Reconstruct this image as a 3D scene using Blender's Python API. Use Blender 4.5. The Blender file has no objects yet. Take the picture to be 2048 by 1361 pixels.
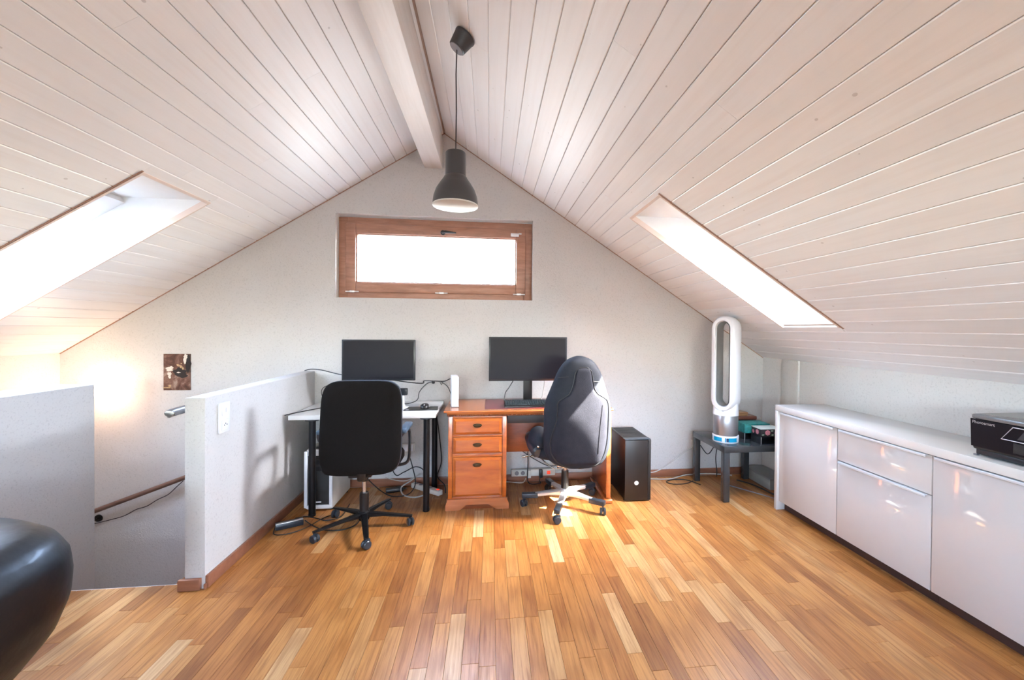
import bpy, bmesh, math, random
from mathutils import Vector, Matrix
C = bpy.context.scene.collection
SC = bpy.context.scene
rnd = random.Random(7)

# ------------------------------------------------------------------ camera
cam_d = bpy.data.cameras.new('camera'); cam = bpy.data.objects.new('camera', cam_d); C.objects.link(cam)
r_ = Vector((0.99258789, -0.12123413, 0.00846018)); u_ = Vector((-0.0072053, 0.01078553, 0.99991587)); w_ = Vector((0.12131518, 0.99256534, -0.00983206))
M3 = Matrix((r_, u_, -w_)).transposed()
cam.matrix_world = Matrix.Translation((0, 0, 1.4012)) @ M3.to_4x4()
cam_d.sensor_width = 36; cam_d.sensor_fit = 'HORIZONTAL'; cam_d.lens = 844.17 * 36 / 2048
cam_d.shift_x = (1024 - 1083.04) / 2048; cam_d.shift_y = (666.81 - 680.5) / 2048
cam_d.clip_start = 0.05
SC.camera = cam

# ------------------------------------------------------------------ sky, sun, exposure
wd = bpy.data.worlds.new('sky'); SC.world = wd; wd.use_nodes = True
bg = wd.node_tree.nodes['Background']; bg.inputs[1].default_value = 19.0
sky = wd.node_tree.nodes.new('ShaderNodeTexSky'); sky.sky_type = 'NISHITA'; sky.sun_disc = False
sky.sun_elevation = math.radians(47.5); sky.sun_rotation = math.radians(111.8); sky.dust_density = 3.0; sky.altitude = 400
hz = wd.node_tree.nodes.new('ShaderNodeMix'); hz.data_type = 'RGBA'; hz.blend_type = 'ADD'; hz.inputs[0].default_value = 1.0
hz.inputs[7].default_value = (0.55, 0.58, 0.62, 1)      # bright thin haze over the whole sky
wd.node_tree.links.new(sky.outputs[0], hz.inputs[6]); wd.node_tree.links.new(hz.outputs[2], bg.inputs[0])
sd = bpy.data.lights.new('sun', 'SUN'); sun = bpy.data.objects.new('sun', sd); C.objects.link(sun)
sun.rotation_euler = Vector((-0.85, 0.34, -1)).to_track_quat('-Z', 'Y').to_euler()
sun.location = (8, -3, 10); sd.energy = 170; sd.color = (1.0, 0.91, 0.78); sd.angle = math.radians(0.6)
SC.view_settings.view_transform = 'Standard'; SC.view_settings.look = 'None'
SC.view_settings.exposure = 0.36; SC.view_settings.gamma = 1.0
SC.view_settings.use_curve_mapping = False
SC.cycles.use_denoising = True
SC.cycles.max_bounces = 10; SC.cycles.diffuse_bounces = 7; SC.cycles.transparent_max_bounces = 12
SC.cycles.sample_clamp_indirect = 12

# ------------------------------------------------------------------ helpers
def thing(name, label, cat, loc=(0, 0, 0), rotz=0, group=None):
    o = bpy.data.objects.new(name, None); C.objects.link(o); o.empty_display_size = 0.1
    o.location = loc; o.rotation_euler = (0, 0, rotz); o['label'] = label; o['category'] = cat
    if group: o['group'] = group
    return o
def tag(o, label, cat, group=None, kind=None):
    if label: o['label'] = label
    if cat: o['category'] = cat
    if group: o['group'] = group
    if kind: o['kind'] = kind
    return o
def obj(name, bm, m, parent=None, angle=38, label=None, smooth=True):
    me = bpy.data.meshes.new(name)
    bmesh.ops.recalc_face_normals(bm, faces=bm.faces)
    if smooth:
        for f in bm.faces: f.smooth = True
        a = math.radians(angle)
        for e in bm.edges:
            if len(e.link_faces) == 2 and e.calc_face_angle(0) > a: e.smooth = False
    bm.to_mesh(me); bm.free()
    for mm in (m if isinstance(m, (list, tuple)) else [m]): me.materials.append(mm)
    o = bpy.data.objects.new(name, me); C.objects.link(o)
    if parent: o.parent = parent
    if label: o['label'] = label
    return o
def struct(name, bm, m, parent=None, **k):
    o = obj(name, bm, m, parent, **k)
    if not parent: o['kind'] = 'structure'
    return o
def NB(): return bmesh.new()
def box(bm, x0, x1, y0, y1, z0, z1, bev=0, seg=2, mi=0, M=None):
    c = [(x0, y0, z0), (x1, y0, z0), (x1, y1, z0), (x0, y1, z0), (x0, y0, z1), (x1, y0, z1), (x1, y1, z1), (x0, y1, z1)]
    b2 = bmesh.new(); vs = [b2.verts.new(p) for p in c]
    for f in ((3, 2, 1, 0), (4, 5, 6, 7), (0, 1, 5, 4), (1, 2, 6, 5), (2, 3, 7, 6), (3, 0, 4, 7)):
        b2.faces.new([vs[i] for i in f])
    if bev > 0:
        bmesh.ops.bevel(b2, geom=b2.edges[:], offset=bev, segments=seg, affect='EDGES', profile=0.5)
    if M is not None: bmesh.ops.transform(b2, matrix=M, verts=b2.verts)
    merge(bm, b2, mi); return bm
def merge(bm, b2, mi=0):
    vm = {}
    for v in b2.verts: vm[v] = bm.verts.new(v.co)
    for f in b2.faces:
        try:
            nf = bm.faces.new([vm[v] for v in f.verts]); nf.material_index = mi
        except ValueError: pass
    b2.free()
def bx(*a, **k): return box(NB(), *a, **k)
def lathe(bm, prof, c=(0, 0, 0), n=32, mi=0, M=None):
    b2 = bmesh.new(); rings = []
    for (r, z) in prof:
        if r < 1e-6: rings.append([b2.verts.new((0, 0, z))])
        else: rings.append([b2.verts.new((r * math.cos(2 * math.pi * i / n), r * math.sin(2 * math.pi * i / n), z)) for i in range(n)])
    for a, b in zip(rings, rings[1:]):
        for i in range(n):
            j = (i + 1) % n
            if len(a) == 1 and len(b) == 1: continue
            if len(a) == 1: b2.faces.new((a[0], b[i], b[j]))
            elif len(b) == 1: b2.faces.new((a[i], a[j], b[0]))
            else: b2.faces.new((a[i], a[j], b[j], b[i]))
    for rg, rv in ((rings[0], True), (rings[-1], False)):
        if len(rg) > 1: b2.faces.new(rg[::-1] if rv else rg)
    T = Matrix.Translation(c)
    if M is not None: T = T @ M
    bmesh.ops.transform(b2, matrix=T, verts=b2.verts); merge(bm, b2, mi); return bm
def cyl(bm, p0, p1, r0, r1=None, n=16, mi=0):
    return tube(bm, [p0, p1], [r0, r0 if r1 is None else r1], n, mi)
def tube(bm, pts, rad, n=10, mi=0, closed=False, flat=None):
    P = [Vector(p) for p in pts]; N = len(P)
    R = rad if isinstance(rad, (list, tuple)) else [rad] * N
    b2 = bmesh.new(); rings = []; up = None
    for i, p in enumerate(P):
        if closed: t = P[(i + 1) % N] - P[i - 1]
        else: t = (P[min(i + 1, N - 1)] - P[max(i - 1, 0)])
        t.normalize()
        if up is None:
            up = Vector((0, 0, 1)) if abs(t.z) < 0.9 else Vector((1, 0, 0))
        s = t.cross(up)
        if s.length < 1e-5: s = t.cross(Vector((0, 1, 0.1)))
        s.normalize(); up2 = s.cross(t).normalized(); up = up2
        fl = flat or 1
        rings.append([b2.verts.new(p + (s * math.cos(2 * math.pi * k / n) + up2 * math.sin(2 * math.pi * k / n) * fl) * R[i]) for k in range(n)])
    m = N if closed else N - 1
    for i in range(m):
        a = rings[i]; b = rings[(i + 1) % N]
        for k in range(n):
            j = (k + 1) % n; b2.faces.new((a[k], a[j], b[j], b[k]))
    if not closed:
        b2.faces.new(rings[0][::-1]); b2.faces.new(rings[-1])
    merge(bm, b2, mi); return bm
def spline(pts, k=6, closed=False):
    P = [Vector(p) for p in pts]; n = len(P); out = []
    rng = range(n if closed else n - 1)
    for i in rng:
        if closed: p0, p1, p2, p3 = P[i - 1], P[i], P[(i + 1) % n], P[(i + 2) % n]
        else: p0, p1, p2, p3 = P[max(i - 1, 0)], P[i], P[i + 1], P[min(i + 2, n - 1)]
        for j in range(k):
            t = j / k
            out.append(0.5 * ((2 * p1) + (p2 - p0) * t + (2 * p0 - 5 * p1 + 4 * p2 - p3) * t * t + (3 * p1 - p0 - 3 * p2 + p3) * t ** 3))
    if not closed: out.append(P[-1])
    return out
def prism(bm, poly, axis, a, b, mi=0, mif=None):
    """extrude a 2d polygon along axis ('x','y','z') from a to b"""
    def pt(u, v, t):
        return {'y': (u, t, v), 'x': (t, u, v), 'z': (u, v, t)}[axis]
    A = [bm.verts.new(pt(u, v, a)) for u, v in poly]; B = [bm.verts.new(pt(u, v, b)) for u, v in poly]
    n = len(poly)
    f = bm.faces.new(A[::-1]); f.material_index = mi
    f = bm.faces.new(B); f.material_index = mi
    for i in range(n):
        j = (i + 1) % n
        f = bm.faces.new((A[i], A[j], B[j], B[i])); f.material_index = mi if mif is None else mif[i]
    return bm
def pillow(bm, cx, cz, w, h, n, prof, N=48, mi=0, M=None, topscale=1.0):
    """superellipse outline (x,z) with rings along y: prof = [(scale inset, y)]"""
    b2 = bmesh.new(); rings = []
    for (ins, y) in prof:
        ring = []
        for i in range(N):
            a = 2 * math.pi * i / N; ca, sa = math.cos(a), math.sin(a)
            x = math.copysign(abs(ca) ** (2 / n), ca) * max(w - ins, 0.001); z = math.copysign(abs(sa) ** (2 / n), sa) * max(h - ins, 0.001)
            k = 1 + (topscale - 1) * (z / h * 0.5 + 0.5)
            ring.append(b2.verts.new((cx + x * k, y, cz + z)))
        rings.append(ring)
    for a, b in zip(rings, rings[1:]):
        for i in range(N):
            j = (i + 1) % N; b2.faces.new((a[i], a[j], b[j], b[i]))
    b2.faces.new(rings[0]); b2.faces.new(rings[-1][::-1])
    if M is not None: bmesh.ops.transform(b2, matrix=M, verts=b2.verts)
    merge(bm, b2, mi); return bm
def wheelpair(bm, c, r, w, rz):
    M = Matrix.Rotation(rz, 4, 'Z') @ Matrix.Rotation(math.pi / 2, 4, 'X')
    for s in (-1, 1):
        off = Matrix.Rotation(rz, 4, 'Z') @ Vector((0, s * w * 0.62, 0))
        lathe(bm, [(0, -w * .4), (r * .8, -w * .4), (r, -w * .2), (r, w * .2), (r * .8, w * .4), (0, w * .4)], c=Vector(c) + off, n=18, M=M)

# ------------------------------------------------------------------ materials
def mat(name, col, rough=0.5, metal=0, spec=0.5, bump=0, bscale=200, var=0, vscale=20, coat=0, sheen=0, stretch=None, emit=None, estr=0):
    m = bpy.data.materials.new(name); m.use_nodes = True; nt = m.node_tree; b = nt.nodes['Principled BSDF']
    b.inputs['Base Color'].default_value = (*col, 1); b.inputs['Roughness'].default_value = rough
    b.inputs['Metallic'].default_value = metal; b.inputs['Specular IOR Level'].default_value = spec
    b.inputs['Coat Weight'].default_value = coat; b.inputs['Coat Roughness'].default_value = 0.05
    b.inputs['Sheen Weight'].default_value = sheen
    if emit: b.inputs['Emission Color'].default_value = (*emit, 1); b.inputs['Emission Strength'].default_value = estr
    tc = nt.nodes.new('ShaderNodeTexCoord'); mp = nt.nodes.new('ShaderNodeMapping')
    nt.links.new(tc.outputs['Object'], mp.inputs[0])
    if stretch: mp.inputs['Scale'].default_value = stretch
    if var:
        n = nt.nodes.new('ShaderNodeTexNoise'); n.inputs['Scale'].default_value = vscale; n.inputs['Detail'].default_value = 4
        mx = nt.nodes.new('ShaderNodeMix'); mx.data_type = 'RGBA'
        lo = [max(c * (1 - var), 0) for c in col]; hi = [min(c * (1 + var), 1) for c in col]
        mx.inputs[6].default_value = (*lo, 1); mx.inputs[7].default_value = (*hi, 1)
        nt.links.new(mp.outputs[0], n.inputs['Vector']); nt.links.new(n.outputs['Fac'], mx.inputs[0]); nt.links.new(mx.outputs[2], b.inputs['Base Color'])
    if bump:
        n = nt.nodes.new('ShaderNodeTexNoise'); n.inputs['Scale'].default_value = bscale; n.inputs['Detail'].default_value = 3
        bp = nt.nodes.new('ShaderNodeBump'); bp.inputs['Strength'].default_value = bump; bp.inputs['Distance'].default_value = 0.004
        nt.links.new(mp.outputs[0], n.inputs['Vector']); nt.links.new(n.outputs['Fac'], bp.inputs['Height']); nt.links.new(bp.outputs[0], b.inputs['Normal'])
    return m
class NT:
    def __init__(s, name):
        s.m = bpy.data.materials.new(name); s.m.use_nodes = True; s.t = s.m.node_tree; s.b = s.t.nodes['Principled BSDF']
    def n(s, k, **kw):
        x = s.t.nodes.new(k)
        for a, v in kw.items():
            if a.startswith('i_'): x.inputs[a[2:].replace('_', ' ')].default_value = v
            else: setattr(x, a, v)
        return x
    def l(s, a, b): s.t.links.new(a, b)
    def mix(s, fac, a, b, blend='MIX'):
        x = s.t.nodes.new('ShaderNodeMix'); x.data_type = 'RGBA'; x.blend_type = blend
        for sock, v in ((x.inputs[0], fac), (x.inputs[6], a), (x.inputs[7], b)):
            if isinstance(v, (float, int)): sock.default_value = v
            elif isinstance(v, tuple): sock.default_value = (*v, 1)
            else: s.l(v, sock)
        return x.outputs[2]
    def ramp(s, fac, stops, const=False):
        x = s.t.nodes.new('ShaderNodeValToRGB'); cr = x.color_ramp
        if const: cr.interpolation = 'CONSTANT'
        while len(cr.elements) < len(stops): cr.elements.new(0.5)
        for e, (p, c) in zip(cr.elements, stops): e.position = p; e.color = (*c, 1)
        s.l(fac, x.inputs[0]); return x.outputs[0]
    def math(s, op, a, b=0.0):
        x = s.t.nodes.new('ShaderNodeMath'); x.operation = op
        for i, v in enumerate((a, b)):
            if isinstance(v, (float, int)): x.inputs[i].default_value = v
            else: s.l(v, x.inputs[i])
        return x.outputs[0]

def plank_coords(T, scale):
    """world position scaled along the grain plus a per-piece random offset"""
    g = T.n('ShaderNodeNewGeometry'); oi = T.n('ShaderNodeObjectInfo')
    at = T.n('ShaderNodeAttribute', attribute_name='tone')
    rd = T.math('ADD', oi.outputs['Random'], at.outputs['Fac'])
    rd = T.math('FRACT', rd)
    mp = T.n('ShaderNodeMapping'); mp.inputs['Scale'].default_value = scale
    cb = T.n('ShaderNodeCombineXYZ'); T.l(T.math('MULTIPLY', rd, 37.0), cb.inputs[0]); T.l(T.math('MULTIPLY', rd, 91.0), cb.inputs[1])
    va = T.n('ShaderNodeVectorMath', operation='ADD'); T.l(g.outputs['Position'], va.inputs[0]); T.l(cb.outputs[0], va.inputs[1])
    T.l(va.outputs[0], mp.inputs[0]); return rd, mp.outputs[0], va.outputs[0]

def oak():
    T = NT('oak parquet'); rd, v, v0 = plank_coords(T, (75, 3.2, 75))
    tone = T.ramp(rd, [(0.0, (0.29, 0.110, 0.026)), (0.16, (0.37, 0.148, 0.037)), (0.36, (0.44, 0.187, 0.049)), (0.55, (0.475, 0.211, 0.058)), (0.75, (0.50, 0.235, 0.070)), (0.89, (0.52, 0.265, 0.092)), (0.965, (0.57, 0.34, 0.15)), (1.0, (0.64, 0.44, 0.25))])
    n1 = T.n('ShaderNodeTexNoise', i_Scale=1.0, i_Detail=6.0, i_Roughness=0.65, i_Distortion=0.6); T.l(v, n1.inputs['Vector'])
    wv = T.n('ShaderNodeTexWave', wave_type='RINGS', i_Scale=0.5, i_Distortion=3.2, i_Detail=2.0, i_Detail_Scale=1.0)
    mp = T.n('ShaderNodeMapping'); mp.inputs['Scale'].default_value = (48, 1.5, 48); T.l(v0, mp.inputs[0]); T.l(mp.outputs[0], wv.inputs['Vector'])
    dark = T.mix(1.0, tone, (0.54, 0.43, 0.33), 'MULTIPLY')
    f = T.ramp(n1.outputs['Fac'], [(0.32, (1, 1, 1)), (0.47, (0.35, 0.35, 0.35)), (0.60, (0, 0, 0))])
    c = T.mix(f, tone, dark)
    f2 = T.ramp(wv.outputs['Fac'], [(0.0, (0.42, 0.42, 0.42)), (0.25, (0.12, 0.12, 0.12)), (0.5, (0, 0, 0))])
    c = T.mix(f2, c, dark)
    T.l(c, T.b.inputs['Base Color'])
    bp = T.n('ShaderNodeBump', i_Strength=0.12, i_Distance=0.001); T.l(n1.outputs['Fac'], bp.inputs['Height']); T.l(bp.outputs[0], T.b.inputs['Normal'])
    T.l(T.ramp(n1.outputs['Fac'], [(0.3, (0.42,) * 3), (0.7, (0.30,) * 3)]), T.b.inputs['Roughness'])
    T.b.inputs['Specular IOR Level'].default_value = 0.45
    return T.m
def pine():
    T = NT('whitewashed pine'); rd, v, v0 = plank_coords(T, (30, 1.4, 30))
    tone = T.ramp(rd, [(0.0, (0.79, 0.78, 0.785)), (0.35, (0.82, 0.82, 0.83)), (0.65, (0.84, 0.845, 0.855)), (1.0, (0.82, 0.80, 0.785))])
    n1 = T.n('ShaderNodeTexNoise', i_Scale=1.0, i_Detail=5.0, i_Roughness=0.6, i_Distortion=0.3); T.l(v, n1.inputs['Vector'])
    f = T.ramp(n1.outputs['Fac'], [(0.25, (0.5,) * 3), (0.55, (0.0,) * 3)])
    c = T.mix(f, tone, (0.75, 0.72, 0.71))
    vo = T.n('ShaderNodeTexVoronoi', i_Scale=1.0, i_Randomness=1.0); mp = T.n('ShaderNodeMapping'); mp.inputs['Scale'].default_value = (12, 9, 12)
    T.l(v0, mp.inputs[0]); T.l(mp.outputs[0], vo.inputs['Vector'])
    sep = T.n('ShaderNodeSeparateColor'); T.l(vo.outputs['Color'], sep.inputs[0])
    rad = T.math('MULTIPLY', sep.outputs[0], 0.085)
    k = T.math('LESS_THAN', vo.outputs['Distance'], rad)
    k = T.math('MULTIPLY', k, T.math('GREATER_THAN', sep.outputs[1], 0.25))
    k = T.math('MULTIPLY', k, 0.38)
    c = T.mix(k, c, (0.27, 0.235, 0.225))
    T.l(c, T.b.inputs['Base Color']); T.b.inputs['Roughness'].default_value = 0.42; T.b.inputs['Specular IOR Level'].default_value = 0.35
    bp = T.n('ShaderNodeBump', i_Strength=0.15, i_Distance=0.001); T.l(n1.outputs['Fac'], bp.inputs['Height']); T.l(bp.outputs[0], T.b.inputs['Normal'])
    return T.m
def plaster(name, col, b=0.5):
    T = NT(name)
    g = T.n('ShaderNodeNewGeometry')
    n = T.n('ShaderNodeTexNoise', i_Scale=95.0, i_Detail=3.0, i_Roughness=0.6); T.l(g.outputs['Position'], n.inputs['Vector'])
    n2 = T.n('ShaderNodeTexNoise', i_Scale=1.3, i_Detail=3.0); T.l(g.outputs['Position'], n2.inputs['Vector'])
    c = T.mix(n2.outputs['Fac'], tuple(x * 0.95 for x in col), tuple(min(1, x * 1.05) for x in col))
    sp = T.ramp(n.outputs['Fac'], [(0.30, (0.85, 0.85, 0.85)), (0.45, (1, 1, 1))])
    c = T.mix(1.0, c, sp, 'MULTIPLY')
    T.l(c, T.b.inputs['Base Color']); T.b.inputs['Roughness'].default_value = 0.85; T.b.inputs['Specular IOR Level'].default_value = 0.2
    bp = T.n('ShaderNodeBump', i_Strength=b, i_Distance=0.004); T.l(n.outputs['Fac'], bp.inputs['Height']); T.l(bp.outputs[0], T.b.inputs['Normal'])
    return T.m
def wood(name, c1, c2, c3, rough=0.3, scale=(2, 14, 14), coat=0.3):
    T = NT(name); tc = T.n('ShaderNodeTexCoord'); mp = T.n('ShaderNodeMapping'); mp.inputs['Scale'].default_value = scale
    T.l(tc.outputs['Object'], mp.inputs[0])
    n = T.n('ShaderNodeTexNoise', i_Scale=1.5, i_Detail=6.0, i_Roughness=0.6, i_Distortion=0.5); T.l(mp.outputs[0], n.inputs['Vector'])
    c = T.ramp(n.outputs['Fac'], [(0.28, c1), (0.5, c2), (0.72, c3)])
    T.l(c, T.b.inputs['Base Color']); T.b.inputs['Roughness'].default_value = rough; T.b.inputs['Coat Weight'].default_value = coat; T.b.inputs['Coat Roughness'].default_value = 0.15
    return T.m
def glass():
    T = NT('window glass'); nt = T.t; out = nt.nodes['Material Output']; nt.nodes.remove(T.b)
    tr = nt.nodes.new('ShaderNodeBsdfTransparent'); tr.inputs[0].default_value = (0.97, 0.985, 0.98, 1)
    gl = nt.nodes.new('ShaderNodeBsdfGlossy'); gl.inputs['Roughness'].default_value = 0.02
    fr = nt.nodes.new('ShaderNodeFresnel'); fr.inputs[0].default_value = 1.45
    mx = nt.nodes.new('ShaderNodeMixShader')
    mlt = T.math('MULTIPLY', fr.outputs[0], 0.6); T.l(mlt, mx.inputs[0]); T.l(tr.outputs[0], mx.inputs[1]); T.l(gl.outputs[0], mx.inputs[2]); T.l(mx.outputs[0], out.inputs[0])
    return T.m

M_oak = oak(); M_pine = pine(); M_glass = glass()
M_gable = plaster('rough plaster', (0.545, 0.53, 0.52)); M_half = plaster('grey plaster', (0.52, 0.505, 0.49), 0.35)
M_wall = plaster('white plaster', (0.64, 0.635, 0.615), 0.3)
M_white = mat('white paint', (0.82, 0.82, 0.81), 0.5, var=0.03)
M_groove = mat('groove backing', (0.50, 0.38, 0.31), 0.8, var=0.1)
M_beam = wood('painted beam', (0.66, 0.60, 0.55), (0.72, 0.67, 0.63), (0.75, 0.71, 0.67), 0.45, (14, 1, 14), 0)
M_base = wood('brown baseboard', (0.19, 0.075, 0.04), (0.25, 0.10, 0.055), (0.30, 0.125, 0.07), 0.4)
M_winw = wood('stained window wood', (0.26, 0.122, 0.074), (0.36, 0.175, 0.11), (0.43, 0.22, 0.145), 0.4, (3, 20, 20), 0.1)
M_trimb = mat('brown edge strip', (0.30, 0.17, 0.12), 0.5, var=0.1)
M_trimp = mat('pale trim', (0.72, 0.60, 0.54), 0.45, var=0.05)
M_blackm = mat('black metal', (0.012, 0.012, 0.014), 0.35, 0.6, var=0.2, bump=0.05)
M_blackp = mat('black plastic', (0.007, 0.006, 0.0065), 0.38, var=0.2, bump=0.05)
M_screen = mat('dark screen', (0.008, 0.007, 0.011), 0.4, spec=0.16, var=0.1)
M_bezel = mat('dark bezel', (0.012, 0.014, 0.018), 0.3, var=0.1)
M_chrome = mat('brushed steel', (0.62, 0.63, 0.65), 0.22, 1.0, var=0.05)
M_silver = mat('satin silver', (0.70, 0.71, 0.73), 0.3, 0.7, var=0.05)
M_fabricb = mat('black mesh fabric', (0.0055, 0.004, 0.0036), 0.8, sheen=0.0, spec=.12, bump=0.3, bscale=900, var=0.3, vscale=60)
M_vinyl = mat('dark blue grey vinyl', (0.018, 0.026, 0.038), 0.32, var=0.2, bump=0.1)
M_pad = mat('blue grey arm pad', (0.05, 0.085, 0.13), 0.35, var=0.15)
M_nub = mat('charcoal suede', (0.016, 0.019, 0.028), 0.62, spec=.2, bump=0.5, bscale=350, var=0.3, vscale=30)
M_nubi = mat('charcoal suede panel', (0.019, 0.020, 0.029), 0.66, spec=.15, bump=0.5, bscale=350, var=0.3, vscale=25)
M_pipe = mat('dark seam', (0.01, 0.01, 0.014), 0.5, var=0.1)
M_leather = mat('black leather', (0.005, 0.0045, 0.005), 0.42, spec=.28, bump=0.6, bscale=14, var=0.3, vscale=8, coat=0.05)
M_deskw = mat('white laminate', (0.74, 0.75, 0.76), 0.3, var=0.02)
M_cherry = wood('cherry veneer', (0.30, 0.062, 0.009), (0.43, 0.102, 0.014), (0.52, 0.145, 0.022), 0.3, (2, 10, 12), 0.5)
M_cherryd = wood('dark cherry veneer', (0.15, 0.03, 0.009), (0.22, 0.048, 0.013), (0.27, 0.065, 0.018), 0.3, (2, 10, 12), 0.4)
M_cherryt = wood('cherry desk top', (0.32, 0.085, 0.022), (0.41, 0.122, 0.034), (0.47, 0.155, 0.048), 0.16, (2, 10, 12), 0.6)
M_mat = mat('oxblood leather', (0.13, 0.022, 0.028), 0.3, var=0.2, bump=0.15)
M_brass = mat('antique brass', (0.085, 0.05, 0.022), 0.4, 0.8, var=0.3)
M_gloss = mat('high gloss white', (0.66, 0.635, 0.625), 0.06, coat=0.6, var=0.01)
M_top = mat('white worktop', (0.75, 0.755, 0.745), 0.16, var=0.01)
M_plinth = mat('dark brown plinth', (0.045, 0.022, 0.018), 0.4, var=0.2)
M_alu = mat('aluminium pull', (0.74, 0.80, 0.86), 0.35, 0.25, var=0.05)
M_seam = mat('dark gap', (0.10, 0.095, 0.09), 0.8, var=0.1)
M_lack = mat('grey lacquer', (0.035, 0.038, 0.042), 0.14, coat=0.3, var=0.1)
M_fanw = mat('white fan plastic', (0.74, 0.75, 0.78), 0.25, var=0.01)
M_fang = mat('silver grey fan plastic', (0.28, 0.285, 0.28), 0.35, 0.5, var=0.05)
M_fanm = mat('perforated grey metal', (0.36, 0.365, 0.38), 0.35, 0.8, var=0.25, vscale=500)
M_cyan = mat('cyan band', (0.0, 0.30, 0.52), 0.25, var=0.05)
M_navy = mat('navy display', (0.01, 0.05, 0.12), 0.2, var=0.05)
M_teal = mat('teal floral paper', (0.015, 0.20, 0.19), 0.5, var=0.85, vscale=45)
M_floral = mat('black floral paper', (0.012, 0.012, 0.016), 0.5, var=0.4)
M_pink = mat('pink rose print', (0.55, 0.20, 0.24), 0.5, var=0.6, vscale=120)
M_leaf = mat('pale green leaf print', (0.30, 0.42, 0.32), 0.5, var=0.3, vscale=120)
M_paper = mat('pale lid paper', (0.62, 0.72, 0.70), 0.4, var=0.1, vscale=60)
M_brownl = mat('brown leather', (0.11, 0.035, 0.02), 0.4, var=0.3)
M_woodb = wood('light brown wood box', (0.20, 0.10, 0.04), (0.30, 0.15, 0.06), (0.36, 0.19, 0.08), 0.4)
M_lamp = mat('matt charcoal', (0.045, 0.042, 0.044), 0.42, var=0.1)
M_lampin = mat('cream enamel', (0.62, 0.55, 0.38), 0.4, var=0.02)
M_cord = mat('dark cord', (0.03, 0.02, 0.024), 0.6, var=0.1)
M_cable = mat('black cable', (0.01, 0.01, 0.011), 0.45, var=0.1)
M_cableg = mat('grey cable', (0.42, 0.40, 0.38), 0.5, var=0.1)
M_plug = mat('off white plastic', (0.62, 0.60, 0.56), 0.4, var=0.05)
M_red = mat('red switch', (0.55, 0.02, 0.01), 0.3, var=0.1, emit=(1, 0.08, 0.03), estr=0.6)
M_rail = wood('dark handrail', (0.08, 0.04, 0.03), (0.12, 0.062, 0.045), (0.15, 0.08, 0.06), 0.35, (3, 12, 12))
M_key = mat('dark keys', (0.008, 0.016, 0.022), 0.4, var=0.5, vscale=90)
M_sconce = mat('glowing opal glass', (1, 0.9, 0.75), 0.4, emit=(1.0, 0.72, 0.42), estr=14)
M_pcin = mat('black mesh front', (0.01, 0.009, 0.009), 0.4, bump=0.5, bscale=600, var=0.3, vscale=300)
M_grey = mat('mid grey plastic', (0.20, 0.19, 0.21), 0.5, var=0.1)
M_box = mat('grey cardboard', (0.32, 0.33, 0.31), 0.6, var=0.1)
M_steel = mat('dull steel', (.30, .29, .28), .4, .8, var=.1)
M_brick = mat('chimney render', (0.55, 0.5, 0.46), 0.9, var=0.1)

# ------------------------------------------------------------------ room shell
GY = 3.858; YB = -3.0; XR = 2.67; XL = -3.45; RX = -0.415; RZ = 3.138; SL = 0.648; SQ = math.sqrt(1 + SL * SL)
def roofz(x): return RZ - SL * abs(x - RX)
def slope_frame(side):
    """side=+1 right, -1 left: returns function (s, y, n) -> world; n points up and out of the roof"""
    u = Vector((side / SQ, 0, -SL / SQ)); nn = Vector((side * SL / SQ, 0, 1 / SQ))
    def f(s, y, n): return Vector((RX, y, RZ)) + u * s + nn * n
    return f
SF = {1: slope_frame(1), -1: slope_frame(-1)}
TV = 0.36            # vertical roof thickness
S0, S1 = 1.705, 3.14  # opening along the slope
OPEN = {1: [(2.44, 2.98)], -1: [(2.485, 3.035), (-1.6, -1.06)]}  # second left opening: unseen skylight added for fill light

# gable wall with window recess
WX0, WX1, WZ0, WZ1 = -1.336, 0.385, 1.662, 2.392
bm = NB(); T_ = 0.32
prism(bm, [(XL - .3, -2.7), (WX0, -2.7), (WX0, roofz(WX0) + .1), (XL - .3, roofz(XL - .3) + .1)], 'y', GY, GY + T_)
prism(bm, [(WX1, -2.7), (XR + .3, -2.7), (XR + .3, roofz(XR + .3) + .1), (WX1, roofz(WX1) + .1)], 'y', GY, GY + T_)
prism(bm, [(WX0, -2.7), (WX1, -2.7), (WX1, WZ0), (WX0, WZ0)], 'y', GY, GY + T_)
prism(bm, [(WX0, WZ1), (WX1, WZ1), (WX1, roofz(WX1) + .1), (RX, RZ + .1), (WX0, roofz(WX0) + .1)], 'y', GY, GY + T_)
struct('wall_gable', bm, M_gable)
# right knee wall with the small pipe casing
bm = NB(); box(bm, XR, XR + .3, YB, GY, -.1, roofz(XR) + .25)
w = struct('wall_right', bm, M_wall)
obj('pipe_casing', bx(XR - .014, XR + .01, 3.36, 3.575, 0, roofz(XR - .014) - .005, bev=.006), M_wall, w)
# left knee wall (drops into the stairwell)
struct('wall_left', bx(XL - .3, XL, YB, GY, -2.7, roofz(XL) + .25), M_wall)
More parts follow.
